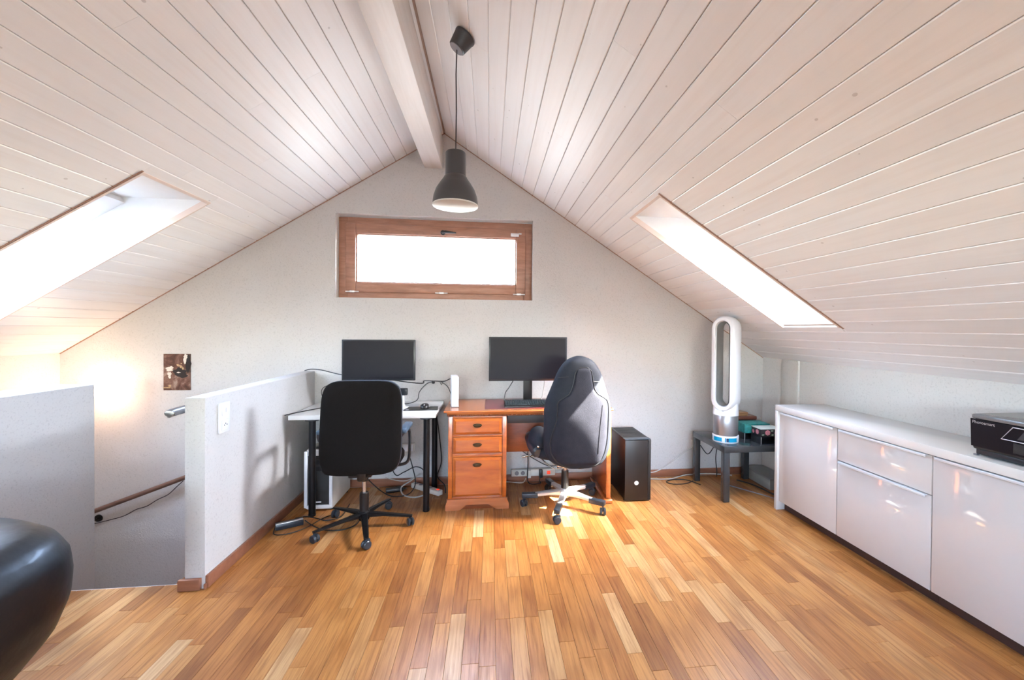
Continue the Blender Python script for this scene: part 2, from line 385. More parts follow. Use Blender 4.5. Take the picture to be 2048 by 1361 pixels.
# back wall behind the camera; its unseen window is added for frontal fill light
bm = NB(); BW_FILL = [(-1.3, -0.4)]; bz0, bz1 = 1.15, 1.75
prism(bm, [(XL - .3, -.1), (XR + .3, -.1), (XR + .3, bz0), (XL - .3, bz0)], 'y', YB - .3, YB)
for a, b in ((XL - .3, BW_FILL[0][0]), (BW_FILL[0][1], XR + .3)):
    prism(bm, [(a, bz0), (b, bz0), (b, min(bz1, roofz(b) + .15)), (a, min(bz1, roofz(a) + .15))], 'y', YB - .3, YB)
zt = bz1; xa = RX - (RZ + .1 - zt) / SL; xb = RX + (RZ + .1 - zt) / SL
prism(bm, [(xa, zt), (xb, zt), (RX, RZ + .1)], 'y', YB - .3, YB)
struct('wall_back', bm, M_wall)
for i, (a, b) in enumerate(BW_FILL):
    bm = NB()
    for q in ((a, a + .06, bz0, bz1), (b - .06, b, bz0, bz1), (a, b, bz0, bz0 + .06), (a, b, bz1 - .06, bz1)):
        box(bm, q[0], q[1], YB - .16, YB - .10, q[2], q[3], bev=.004)
    wn = struct('window_%d' % (4 + i), bm, M_winw)  # made-up window, lets fill light in from behind
    obj('glass', bx(a + .05, b - .05, YB - .135, YB - .13, bz0 + .05, bz1 - .05), M_glass, wn)

# roof slab (ceiling) with skylight shafts: horizontal head, vertical foot
bm = NB()
for sd_, ops in OPEN.items():
    xs = lambda s: RX + sd_ * s / SQ
    def P(x, up=0): return (x, roofz(x) + up)
    off = 0.016 * SQ
    x0, x1 = xs(S0), xs(S1); xe = XR + .6 if sd_ > 0 else XL - .6
    xo = x0 + sd_ * (TV - off) / SL      # where a horizontal line from the head reaches the outer face
    A_, B_, C_, D_ = (RX, RZ + off), P(x0, off), (xo, roofz(x0) + off), (RX, RZ + TV)
    prism(bm, [A_, B_, C_, D_], 'y', YB - .3, GY + .3, mi=0, mif=[1, 0, 0, 0])
    prism(bm, [P(x1, off), P(xe, off), P(xe, TV), P(x1, TV)], 'y', YB - .3, GY + .3, mi=0, mif=[1, 0, 0, 0])
    ys = sorted(ops); cur = YB - .3; segs = []
    for a, b in ys: segs.append((cur, a)); cur = b
    segs.append((cur, GY + .3))
    for a, b in segs:
        prism(bm, [B_, P(x1, off), P(x1, TV), C_], 'y', a, b, mi=0, mif=[1, 0, 0, 0])
ceiling = struct('ceiling', bm, [M_white, M_groove], smooth=False)

# ceiling planks, each one its own object
def plank_mesh(name, L, w, t=.014, ch=.0035, matr=M_pine):
    bm = NB(); prof = [(-w / 2 + ch, 0), (w / 2 - ch, 0), (w / 2, ch * .9), (w / 2, t), (-w / 2, t), (-w / 2, ch * .9)]
    prism(bm, prof, 'y', -L / 2, L / 2); me = bpy.data.meshes.new(name)
    bmesh.ops.recalc_face_normals(bm, faces=bm.faces); bm.to_mesh(me); bm.free(); me.materials.append(matr); return me
pm_cache = {}
def add_plank(sd_, s0, s1, y0, y1):
    w = round(s1 - s0 - .002, 4); L = round(y1 - y0 - .0006, 4)
    if w < .012 or L < .02: return
    if (w, L) not in pm_cache: pm_cache[(w, L)] = plank_mesh('plank', L, w)
    o = bpy.data.objects.new('plank', pm_cache[(w, L)]); C.objects.link(o); o.parent = ceiling
    f = SF[sd_]; c = f((s0 + s1) / 2, (y0 + y1) / 2, 0.0)
    u = Vector((sd_ / SQ, 0, -SL / SQ)); nn = Vector((sd_ * SL / SQ, 0, 1 / SQ)); yy = nn.cross(u)
    o.matrix_world = Matrix.Translation(c) @ Matrix((u, yy, nn)).transposed().to_4x4()
PR = {1: (.115, .1187, 31, (XR - RX) * SQ), -1: (.045, .113, 33, (RX - XL) * SQ)}
for sd_ in (1, -1):
    st, pw, cnt, smax = PR[sd_]
    edges = [.006] + [st + pw * k for k in range(cnt)]; edges = [e for e in edges if e < smax - .02] + [smax]
    for a, b in zip(edges, edges[1:]):
        cuts = [YB, GY - .004]
        yc = YB + rnd.uniform(1.5, 4.0)
        while yc < GY - .6:
            cuts.insert(-1, round(yc, 2)); yc += rnd.uniform(2.6, 4.2)
        for y0, y1 in zip(cuts, cuts[1:]):
            if b <= S0 + .004 or a >= S1 - .004: add_plank(sd_, a, b, y0, y1); continue
            cur = y0
            for oa, ob in sorted(OPEN[sd_]):
                if ob <= y0 or oa >= y1: continue
                if oa > cur: add_plank(sd_, a, b, cur, oa)
                if a < S0: add_plank(sd_, a, S0, max(oa, cur), min(ob, y1))
                if b > S1: add_plank(sd_, S1, b, max(oa, cur), min(ob, y1))
                cur = max(cur, min(ob, y1))
            if y1 > cur: add_plank(sd_, a, b, cur, y1)

# ridge beam
struct('trim_1', bx(-.585, -.43, YB, GY, 2.822, 3.10, bev=.004), M_beam)['label'] = 'white painted ridge beam'
# thin shadow-gap strips where the ceiling meets the gable
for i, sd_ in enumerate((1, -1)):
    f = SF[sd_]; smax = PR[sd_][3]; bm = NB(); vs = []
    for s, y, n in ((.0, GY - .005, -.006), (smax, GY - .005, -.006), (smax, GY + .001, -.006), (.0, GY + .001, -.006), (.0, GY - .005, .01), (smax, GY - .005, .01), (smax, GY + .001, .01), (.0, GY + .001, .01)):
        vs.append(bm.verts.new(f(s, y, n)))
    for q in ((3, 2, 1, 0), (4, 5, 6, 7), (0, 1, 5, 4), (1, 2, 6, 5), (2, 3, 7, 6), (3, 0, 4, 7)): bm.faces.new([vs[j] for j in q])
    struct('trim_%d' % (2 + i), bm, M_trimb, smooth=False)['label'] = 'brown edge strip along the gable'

# floor: slab, then parquet strips one by one
FX0, FX1 = -2.53, XR
def rbox(a): return a
bm = NB()
box(bm, -1.60, XR, YB, GY, -.18, -.012); box(bm, XL, -1.60, YB, 2.495, -.18, -.012)
floor = struct('floor', bm, M_groove)
PW = .0705; strips = []
x = -3.42; row = 0
while x < XR - .005:
    y = YB + rnd.uniform(0, .5); yend = GY - .016 if x > -1.62 else 2.493
    if x < -2.55: yend = 2.49
    first = True; cur = YB
    while cur < yend - .001:
        L = rnd.choice([.34, .42, .50, .58, .66, .74]); nx = min(cur + L * (.5 if first else 1), yend)
        if yend - nx < .12: nx = yend
        strips.append((x, min(x + PW, XR), cur, nx)); cur = nx; first = False
    x += PW; row += 1
def seen(s):
    xc = (s[0] + s[1]) / 2; yc = (s[2] + s[3]) / 2
    if yc < 1.55 or xc < -2.5 or xc / yc < -1.12 or xc > 2.30: return False
    if xc < -1.6 and yc < 1.9: return False
    return xc / yc < 1.25
vis = sorted([s for s in strips if seen(s)], key=lambda s: (s[3] - s[2]) / max((s[2] + s[3]) / 2, 1) ** 3, reverse=True)
near = set(vis[:296])
def strip_mesh(L, w):
    bm = NB(); g = .0004; ch = .0008; a, b = w / 2 - g, L / 2 - g
    lo = [(-a, -b, -.012), (a, -b, -.012), (a, b, -.012), (-a, b, -.012)]; md = [(p[0], p[1], -ch) for p in lo]
    tp = [(math.copysign(abs(p[0]) - ch, p[0]), math.copysign(abs(p[1]) - ch, p[1]), 0) for p in lo]
    A = [bm.verts.new(p) for p in lo]; B = [bm.verts.new(p) for p in md]; D = [bm.verts.new(p) for p in tp]
    for i in range(4):
        j = (i + 1) % 4; bm.faces.new((A[i], A[j], B[j], B[i])); bm.faces.new((B[i], B[j], D[j], D[i]))
    bm.faces.new(D); bm.faces.new(A[::-1]); return bm
sc = {}; rest = NB(); tl = rest.faces.layers.float.new('tone')
for s in strips:
    w = round(s[1] - s[0], 4); L = round(s[3] - s[2], 3); c = Vector(((s[0] + s[1]) / 2, (s[2] + s[3]) / 2, 0))
    if s in near:
        if (w, L) not in sc:
            bm = strip_mesh(L, w); me = bpy.data.meshes.new('plank'); bmesh.ops.recalc_face_normals(bm, faces=bm.faces); bm.to_mesh(me); bm.free(); me.materials.append(M_oak); sc[(w, L)] = me
        o = bpy.data.objects.new('plank', sc[(w, L)]); C.objects.link(o); o.parent = floor; o.location = c
    else:
        b2 = strip_mesh(L, w); t = rnd.random(); vm = {v: rest.verts.new(v.co + c) for v in b2.verts}
        for f in b2.faces:
            nf = rest.faces.new([vm[v] for v in f.verts]); nf[tl] = t
        b2.free()
o = obj('parquet_strips', rest, M_oak, floor, smooth=False); o['kind'] = 'stuff'

# half walls round the stairwell
struct('wall_stair_right', bx(-1.600, -1.50, 2.44, GY, -2.6, 1.02, bev=.004), M_half)
struct('wall_stair_left', bx(-2.78, -2.53, -.6, 3.05, -2.6, 1.02, bev=.004), M_half)
struct('trim_4', bx(-2.53, -1.6, 2.485, 2.4975, -.18, -.0005, bev=.001), M_white)['label'] = 'pale nosing at the stair opening'
# stair treads and stairwell floor below
struct('wall_stairwell', bx(XL, -1.6, 2.40, 2.484, -2.6, -.181), M_gable)
struct('floor_stairwell', bx(XL, -1.6, 2.495, GY, -2.7, -2.6), M_gable)
st = thing('staircase', 'wooden stairs turning down behind the grey half walls', 'stairs', (-2.06, 2.6, -2.6))
for k in range(3):
    obj('tread', bx(-.465, .455, -.10 + .26 * k, .16 + .26 * k, 2.6 - .18 * (k + 1) - .05, 2.6 - .18 * (k + 1), bev=.006), M_oak, st)
obj('landing', bx(-.465, .455, .68, 1.25, 1.86, 1.90, bev=.006), M_oak, st)
for k in range(4): obj('tread', bx(-.465 - .22 * (k + 1), -.465 - .22 * k, .46, 1.25, 1.86 - .18 * (k + 1), 1.90 - .18 * (k + 1), bev=.006), M_oak, st)
obj('stringer', bx(-.465, .455, -.09, 1.25, 0, .02), M_oak, st)

# baseboards
def base(name, x0, x1, y0, y1, h=.068):
    return struct(name, bx(x0, x1, y0, y1, 0.001, h, bev=.003), M_base)
base('baseboard_gable', -1.485, 2.655, GY - .015, GY)
base('baseboard_right', XR - .015, XR, YB, GY - .016)
base('baseboard_stair_side', -1.50, -1.484, 2.442, GY - .016)
base('baseboard_stair_end', -1.622, -1.515, 2.418, 2.44, .06)
base('baseboard_stair_corner', -1.5, -1.49, 2.425, 2.441, .03)

# ------------------------------------------------------------------ gable window
wn = struct('window_1', NB(), M_winw); wn.location = (0, 0, 0)
bpy.data.objects.remove(wn)
bm = NB(); fy0, fy1 = GY + .085, GY + .16
def framebm(x0, x1, z0, z1, t, y0, y1, bev=.004):
    bm = NB()
    box(bm, x0, x0 + t, y0, y1, z0, z1, bev=bev); box(bm, x1 - t, x1, y0, y1, z0, z1, bev=bev)
    box(bm, x0 + t, x1 - t, y0, y1, z1 - t, z1, bev=bev); box(bm, x0 + t, x1 - t, y0, y1, z0, z0 + t, bev=bev); return bm
win = struct('window_1', framebm(WX0, WX1, WZ0, WZ1 - .008, .075, fy0, fy1), M_winw)
sash = obj('sash', framebm(WX0 + .060, WX1 - .060, WZ0 + .055, WZ1 - .065, .088, fy0 - .018, fy1 - .02, bev=.008), M_winw, win)
obj('bead', framebm(WX0 + .145, WX1 - .145, WZ0 + .140, WZ1 - .150, .012, fy0 - .004, fy1 - .03, bev=.003), M_winw, sash)
obj('glass', bx(WX0 + .14, WX1 - .14, fy0 + .03, fy0 + .036, WZ0 + .135, WZ1 - .145), M_glass, win)
hd = NB(); hx, hz, hy = -.43, 2.268, fy0 - .018
lathe(hd, [(0, 0), (.022, 0), (.022, .01), (.015, .014), (0, .014)], c=(hx, hy, hz), n=20, M=Matrix.Rotation(math.pi / 2, 4, 'X'))
tube(hd, [(hx, hy - .01, hz), (hx, hy - .04, hz), (hx + .03, hy - .046, hz), (hx + .12, hy - .046, hz - .006)], [.009, .010, .012, .006], 10)
obj('handle', hd, M_bezel, win, label='dark lever handle')
for hxx in (WX0 + .12, -.44, WX1 - .12):
    h = NB(); cyl(h, (hxx - .055, fy0 - .022, WZ0 + .058), (hxx + .055, fy0 - .022, WZ0 + .058), .006, n=10)
    box(h, hxx - .02, hxx + .02, fy0 - .028, fy0 - .012, WZ0 + .05, WZ0 + .068, bev=.002); obj('hinge', h, M_silver, win)
s_ = NB(); box(s_, WX1 - .20, WX1 - .125, fy0 - .033, fy0 - .018, 2.255, 2.285, bev=.003); box(s_, WX1 - .128, WX1 - .10, fy0 - .03, fy0 - .02, 2.275, 2.288, bev=.002)
obj('contact_sensor', s_, M_fanw, win, label='small white contact sensor')
# dark sealing line at the reveal
# skylights
def slope_box(bm, sd_, s0, s1, y0, y1, n0, n1):
    f = SF[sd_]; vs = [bm.verts.new(f(s, y, n)) for n in (n0, n1) for (s, y) in ((s0, y0), (s1, y0), (s1, y1), (s0, y1))]
    for q in ((3, 2, 1, 0), (4, 5, 6, 7), (0, 1, 5, 4), (1, 2, 6, 5), (2, 3, 7, 6), (3, 0, 4, 7)): bm.faces.new([vs[i] for i in q])
    return bm
TN = TV / SQ
def skylight(name, sd_, ya, yb, top_bar=.10):
    # glass sits at the outer roof face, between the horizontal head and the vertical foot of the shaft
    xh = RX + sd_ * (S0 / SQ) + sd_ * (TV / SL); xf = RX + sd_ * S1 / SQ
    # s on the outer face is measured from the ridge line shifted along the normal
    sh = (abs(xh - RX) - SL / SQ * TN) * SQ; sf = (abs(xf - RX) - SL / SQ * TN) * SQ
    n0, n1 = TN - .045, TN + .03; bm = NB()
    slope_box(bm, sd_, sh - .04, sh + top_bar, ya, yb, n0, n1); slope_box(bm, sd_, sf - .055, sf + .02, ya, yb, n0, n1)
    slope_box(bm, sd_, sh + top_bar, sf - .055, ya, ya + .035, n0, n1); slope_box(bm, sd_, sh + top_bar, sf - .055, yb - .035, yb, n0, n1)
    w = struct(name, bm, M_white, smooth=False)
    obj('glass', slope_box(NB(), sd_, sh + top_bar - .01, sf - .045, ya + .025, yb - .025, n0 + .03, n0 + .036), M_glass, w, smooth=False)
    # trims lining the mouth of the shaft
    obj('edge_strip', slope_box(NB(), sd_, S0 - .02, S1 + .02, ya - .008, ya + .002, -.004, .02), M_trimb, w, smooth=False, label='brown strip at the near edge')
    t = NB(); slope_box(t, sd_, S0 - .01, S1 + .004, ya + .002, ya + .016, -.006, .03); slope_box(t, sd_, S0 - .01, S1 + .004, yb - .006, yb + .006, -.004, .03)
    slope_box(t, sd_, S0 - .014, S0 + .004, ya, yb, -.006, .012); obj('lining_trim', t, M_trimp, w, smooth=False)
    return w
skylight('window_2', 1, 2.44, 2.98, .16)
sl = skylight('window_3', -1, 2.485, 3.035)
blind = NB(); slope_box(blind, -1, S0 + .25, S1 - .05, 2.53, 2.60, .10, .13)
obj('vent_flap', blind, mat('pale blue bar', (0.66, 0.74, 0.80), 0.4, var=.02), sl, smooth=False)
skylight('window_6', -1, -1.6, -1.06)  # unseen rear skylight, added to brighten the room from behind

# portals help the sky reach the room
def portal(c, nx, ux, sx, sy):
    l = bpy.data.lights.new('portal', 'AREA'); l.shape = 'RECTANGLE'; l.size = sx; l.size_y = sy; l.cycles.is_portal = True
    o = bpy.data.objects.new('portal', l); C.objects.link(o)
    z = -Vector(nx).normalized(); xx = Vector(ux).normalized(); yy = z.cross(xx)
    o.matrix_world = Matrix.Translation(c) @ Matrix((xx, yy, z)).transposed().to_4x4()
portal(((WX0 + WX1) / 2, GY + .2, (WZ0 + WZ1) / 2), (0, -1, 0), (1, 0, 0), 1.5, .55)
for a, b in BW_FILL: portal(((a + b) / 2, YB - .2, (bz0 + bz1) / 2), (0, 1, 0), (1, 0, 0), b - a, bz1 - bz0)
for sd_ in (1, -1):
    for ya, yb in OPEN[sd_]:
        u = Vector((sd_ / SQ, 0, -SL / SQ)); nn = Vector((sd_ * SL / SQ, 0, 1 / SQ))
        portal(SF[sd_](S1 - .55, (ya + yb) / 2, TN + .05), -nn, u, .95, yb - ya)
# ------------------------------------------------------------------ sideboard
CX = 2.25; CB = 2.655; CT = .82
wt = NB(); box(wt, CX - .012, CB, .30, 3.075, CT - .045, CT, bev=.002)
o = struct_ = obj('worktop', wt, M_top); o.data.materials  # continuous top with its end panel
tag(o, 'white worktop running along the low sideboard under the sloping ceiling', 'worktop')
o = obj('end_panel', bx(CX - .012, CB, 3.045, 3.075, .0, CT - .046, bev=.002), M_top, o)
def unit(y0, y1, kind, label, grp='high gloss sideboard units'):
    t = thing('cabinet', label, 'cabinet', ((CX + CB) / 2, (y0 + y1) / 2, 0), 0, grp)
    ox, oy = (CX + CB) / 2, (y0 + y1) / 2
    def L(a, b, c, d, e, f, **k): return bx(a - ox, b - ox, c - oy, d - oy, e, f, **k)
    obj('body', L(CX + .03, CB, y0 + .0005, y1 - .0005, .075, CT - .047), M_gloss, t)
    obj('plinth', L(CX + .055, CX + .075, y0 + .0005, y1 - .0005, 0.001, .0745), M_plinth, t)
    zt = CT - .052; g = .003
    def front(name, z0, z1):
        f = obj(name, L(CX + .004, CX + .026, y0 + g, y1 - g, z0, z1, bev=.0015), M_gloss, t)
        h = NB(); xx = CX + .004 - ox
        ha, hb = y0 + .022 - oy, y1 - .022 - oy
        box(h, xx - .016, xx - .0005, ha, hb, z1 - .002, z1 + .0015, bev=.0005); box(h, xx - .018, xx - .0145, ha, hb, z1 - .012, z1 + .0015, bev=.001)
        obj('handle', h, M_alu, f); return f
    if kind == 'door': front('door', .072, zt)
    else: front('drawer', .072, .560); front('drawer', .566, zt)
    return t
unit(2.49, 3.043, 'door', 'white gloss cabinet with one door beside the grey side table')
unit(1.895, 2.49, 'drawers', 'white gloss cabinet with a shallow drawer above a deep drawer')
unit(1.30, 1.895, 'door', 'white gloss door cabinet below the black printer')
unit(.70, 1.30, 'door', 'white gloss cabinet at the near end, outside the picture edge')

# printer
pr = thing('printer', 'black inkjet printer on the white worktop', 'printer', (2.47, 1.50, CT))
b_ = NB(); box(b_, -.185, .19, -.24, .245, .030, .175, bev=.012, seg=3); obj('body', b_, M_blackp, pr)
b_ = NB(); box(b_, -.175, .18, -.23, .235, .006, .034, bev=.006); obj('paper_tray', b_, M_bezel, pr)
b_ = NB(); box(b_, -.195, .185, -.235, .24, .176, .198, bev=.006); obj('scanner_lid', b_, mat('grey scanner lid', (.16, .165, .17), .25, var=.25, vscale=200), pr)
fp = NB(); prism(fp, [(-.190, .045), (-.186, .045), (-.190, .175), (-.196, .175)], 'y', -.238, .243); fpo = obj('front_panel', fp, M_screen, pr)
ds = NB(); box(ds, -.199, -.190, -.06, .075, .055, .10, bev=.002); obj('output_slot', ds, M_pcin, pr)
fr = NB(); fz0, fz1 = .108, .168
ring = [(-.1995, .118, fz0), (-.2005, .075, fz1), (-.2005, -.12, fz1), (-.1995, -.12, fz0)]
tube(fr, ring, .0022, 8, closed=True); obj('display_frame', fr, M_silver, pr, label='silver outline round the display')
sc_ = NB(); prism(sc_, [(.06, fz0 + .010), (.035, fz1 - .008), (-.09, fz1 - .008), (-.09, fz0 + .010)], 'x', -.1995, -.196); obj('display', sc_, mat('grey display glass', (.07, .07, .075), .15, var=.05), pr)
cu = bpy.data.curves.new('lettering', 'FONT'); cu.body = 'Photosmart'; cu.size = .019; cu.extrude = .0002; cu.materials.append(M_silver)
lt0 = bpy.data.objects.new('lettering_source', cu); C.objects.link(lt0); dg = bpy.context.evaluated_depsgraph_get(); lme = bpy.data.meshes.new_from_object(lt0.evaluated_get(dg)); bpy.data.objects.remove(lt0)
lt = bpy.data.objects.new('lettering', lme); C.objects.link(lt); lt.parent = pr; lt.location = (-.2005, .232, .156); lt.rotation_euler = (math.radians(90), 0, math.radians(-90))
for fx, fy in ((-.182, .225), (-.182, -.235), (.15, .225), (.15, -.235)): obj('foot', bx(fx, fx + .018, fy, fy + .015, 0, .008, bev=.002), M_grey, pr)

# ------------------------------------------------------------------ small grey side table
tb = thing('side_table', 'small dark grey lacquered side table in the right corner', 'table', (2.165, 3.48, 0))
obj('tabletop', bx(-.27, .27, -.27, .27, .405, .455, bev=.002), M_lack, tb)
for sx in (-1, 1):
    for sy in (-1, 1):
        obj('leg', bx(min(sx * .268, sx * .218), max(sx * .268, sx * .218), min(sy * .268, sy * .218), max(sy * .268, sy * .218), 0, .4045, bev=.002), M_lack, tb)
# tower fan: tall loop on a drum
fan = thing('tower_fan', 'tall white bladeless tower fan with silver drum on the grey side table', 'fan', (2.015, 3.40, .455), math.radians(-58))
R1 = .103
obj('foot', lathe(NB(), [(0, 0), (R1, 0), (R1 + .003, .006), (R1 + .003, .052), (R1, .058), (0, .058)], n=40), M_fanw, fan)
bd = NB()
for a0, a1 in ((240, 283), (296, 300), (312, 352), (30, 225)):
    n = 10; vs = []
    for i in range(n + 1):
        a = math.radians(a0 + (a1 - a0) * i / n)
        for rr, zz in ((R1 + .0045, .012), (R1 + .0045, .046)): vs.append(bd.verts.new((rr * math.cos(a), rr * math.sin(a), zz)))
    for i in range(n): bd.faces.new((vs[2 * i], vs[2 * i + 2], vs[2 * i + 3], vs[2 * i + 1]))
obj('colour_band', bd, M_cyan, fan, label='bright cyan band with gaps', smooth=True)
dd = NB(); vs = []
for i in range(6):
    a = math.radians(302 + 10 * i / 5)
    for zz in (.014, .044): vs.append(dd.verts.new(((R1 + .006) * math.cos(a), (R1 + .006) * math.sin(a), zz)))
for i in range(5): dd.faces.new((vs[2 * i], vs[2 * i + 2], vs[2 * i + 3], vs[2 * i + 1]))
obj('display', dd, M_navy, fan)
obj('filter_drum', lathe(NB(), [(0, .058), (.098, .058), (.100, .062), (.100, .225), (.098, .229), (0, .229)], n=40), M_fanm, fan)
# shoulder sweeping up to the loop
sh = NB(); N = 40; rings = []
for t in [0, .15, .3, .45, .6, .75, .9, 1]:
    ring = []
    for i in range(N):
        a = 2 * math.pi * i / N; ca, sa = math.cos(a), math.sin(a)
        rx = .104 * (1 - .02 * t); ry = .104 * (1 - t * .22)
        zt = .229 + t * (.028 + .075 * abs(ca) ** 2.2)
        ring.append(sh.verts.new((rx * ca, ry * sa, zt)))
    rings.append(ring)
for a, b in zip(rings, rings[1:]):
    for i in range(N): sh.faces.new((a[i], a[(i + 1) % N], b[(i + 1) % N], b[i]))
sh.faces.new(rings[0][::-1]); sh.faces.new(rings[-1]); obj('shoulder', sh, M_fanw, fan)
# loop: rounded stadium tube with a wide flat section
zc0, zc1, hw = .36, .965, .079
path = []
for i in range(13): a = math.pi * i / 12; path.append((hw * math.cos(a), zc1 + hw * math.sin(a)))
for i in range(13): a = math.pi + math.pi * i / 12; path.append((hw * math.cos(a), zc0 + hw * math.sin(a)))
lo = NB(); li = NB()
sec = [(.024, -.060), (.026, .040), (.018, .062), (.0, .066), (-.018, .060), (-.024, .030), (-.020, -.055), (-.012, -.070), (.012, -.072)]
def loopmesh(bmx, section, close=True):
    rings = []; n = len(path)
    for i, (px, pz) in enumerate(path):
        a = path[i - 1]; b = path[(i + 1) % n]; tx, tz = b[0] - a[0], b[1] - a[1]; l = math.hypot(tx, tz); nx, nz = tz / l, -tx / l
        rings.append([bmx.verts.new((px + nx * q, y, pz + nz * q)) for q, y in section])
    for i in range(n):
        A, B = rings[i], rings[(i + 1) % n]; m = len(section)
        for k in range(m if close else m - 1): bmx.faces.new((A[k], A[(k + 1) % m], B[(k + 1) % m], B[k]))
loopmesh(lo, sec); obj('loop', lo, M_fanw, fan, angle=50)
loopmesh(li, [(-.0245, -.060), (-.0275, -.03), (-.0285, .0), (-.0265, .04), (-.022, .056)], close=False)
obj('inner_lining', li, M_fang, fan, label='grey inner face of the loop', angle=60)

# letter trays and boxes on the side table
def tray(x, y, z, w, d, h, lab, rz=0):
    t = thing('letter_tray', lab, 'tray', (x, y, z), rz, 'dark letter trays on the side table')
    b = NB(); box(b, 0, w, 0, d, 0, .004); box(b, 0, .004, 0, d, .004, h); box(b, w - .004, w, 0, d, .004, h); box(b, .004, w - .004, d - .004, d, .004, h)
    obj('tray_body', b, M_bezel, t)
    b = [obj('front_rim', bx(q, q + .005, -.003, .0, 0, h, bev=.001), M_silver, t, label='pale front edge') for q in (0, w - .005)]
    return t
tray(2.240, 3.250, .4555, .19, .135, .060, 'dark open tray under the black rose box')
tray(2.190, 3.400, .4555, .24, .16, .058, 'dark open tray under the teal box')
def boxthing(name, lab, x, y, z, w, d, h, m, mlid, rz=0, lid=.016):
    t = thing(name, lab, 'box', (x, y, z), rz)
    obj('body', bx(0, w, 0, d, 0, h - lid, bev=.002), m, t); obj('lid', bx(-.002, w + .002, -.002, d + .002, h - lid, h, bev=.002), mlid, t); return t
bb = boxthing('gift_box', 'black box printed with pink roses, pale lid, in front on the trays', 2.240, 3.252, .516, .19, .125, .070, M_floral, M_paper, 0, .006)
def rose(parent, x, z, r, y=-.0015, side='front'):
    b = NB(); n = 10
    for ring_, rr in ((0, 1.0), (1, .66), (2, .36)):
        for k in range(8 - 2 * ring_):
            a = 2 * math.pi * k / (8 - 2 * ring_) + ring_ * .4; cx_, cz_ = x + r * .62 * rr * math.cos(a), z + r * .62 * rr * math.sin(a)
            pts = [(cx_ + r * .38 * math.cos(2 * math.pi * q / n), cz_ + r * .34 * math.sin(2 * math.pi * q / n)) for q in range(n)]
            prism(b, pts, 'y' if side == 'front' else 'x', y - .0004 * ring_ - .0002 * (k % 2), y + .001)
    o = obj('rose_print', b, M_pink, parent); o['kind'] = 'stuff'; return o
rose(bb, .062, .036, .024); rose(bb, .145, .032, .022); rose(bb, .045, .036, .022, y=-.0015, side='side'); rose(bb, .100, .030, .016, y=-.0015, side='side')
for (x, z) in ((.020, .018), (.105, .016), (.10, .05)): b = NB(); prism(b, [(x - .014, z), (x, z - .006), (x + .016, z + .002), (x, z + .007)], 'y', -.0018, .0005); obj('leaf_print', b, M_leaf, bb)
tb2 = boxthing('gift_box', 'teal patterned box behind the black rose box', 2.195, 3.405, .514, .235, .145, .076, M_teal, M_teal, 0, .006)
kb2 = boxthing('gift_box', 'plain dark box under the leather album', 2.205, 3.585, .4555, .215, .15, .130, M_floral, M_bezel, 0, .014)
bx_ = thing('album', 'dark brown leather album lying on the plain dark box', 'album', (2.20, 3.588, .586)); obj('cover', bx(0, .235, 0, .15, 0, .034, bev=.008, seg=3), M_brownl, bx_); obj('spine_band', bx(-.002, .012, .01, .14, .006, .028, bev=.003), M_pipe, bx_)
wb = thing('wooden_box', 'small light brown wooden box on top of the leather album', 'box', (2.20, 3.60, .6205)); obj('body', bx(0, .15, 0, .11, 0, .020, bev=.003), M_woodb, wb); obj('lid', bx(-.002, .152, -.002, .112, .0205, .034, bev=.004), M_woodb, wb)
# box on the floor under the table
gb = thing('storage_box', 'low grey box on the floor behind the side table legs', 'box', (2.45, 3.42, 0), 0)
obj('body', bx(0, .19, 0, .38, 0, .085, bev=.003), M_box, gb); obj('lid', bx(-.003, .193, -.003, .383, .0855, .10, bev=.003), M_fang, gb)

# ------------------------------------------------------------------ black tower beside the wooden desk
pc = thing('computer_tower', 'tall black computer tower with round white emblem beside the wooden desk', 'computer', (1.205, 3.52, 0))
obj('case', bx(-.108, .108, -.195, .235, .012, .502, bev=.004), M_blackp, pc)
obj('front_panel', bx(-.109, .085, -.214, -.196, .010, .500, bev=.004), M_fabricb if False else mat('satin black front', (.011, .009, .009), .35, var=.1), pc)
obj('side_strip', bx(.0855, .110, -.214, -.196, .010, .504, bev=.003), M_pcin, pc)
tp = NB(); box(tp, -.106, .106, -.15, .23, .5025, .507, bev=.001)
for k in range(9): box(tp, -.09, .09, -.13 + k * .038, -.115 + k * .038, .5065, .5095, bev=.0005)
obj('top_grille', tp, M_blackp, pc)
obj('control_strip', bx(-.108, .108, -.214, -.155, .5025, .510, bev=.003), M_vinyl, pc)
for a in (-.09, .09):
    for c_ in (-.17, .2): obj('foot', lathe(NB(), [(0, 0), (.016, 0), (.016, .0125), (0, .0125)], c=(a, c_, 0), n=14), M_blackp, pc)
em = NB(); pts = [(-.012 + .019 * math.cos(math.radians(a)) * (1 if k % 2 else .93), .153 + .017 * math.sin(math.radians(a))) for k, a in enumerate(range(0, 360, 15))]
prism(em, pts, 'y', -.2165, -.2135); obj('emblem', em, M_fanw, pc, label='round white emblem')
em = NB(); prism(em, [(-.012 + .009 * math.cos(math.radians(a)), .153 + .009 * math.sin(math.radians(a))) for a in range(30, 390, 60)], 'y', -.2172, -.2165); obj('emblem_mark', em, M_silver, pc)

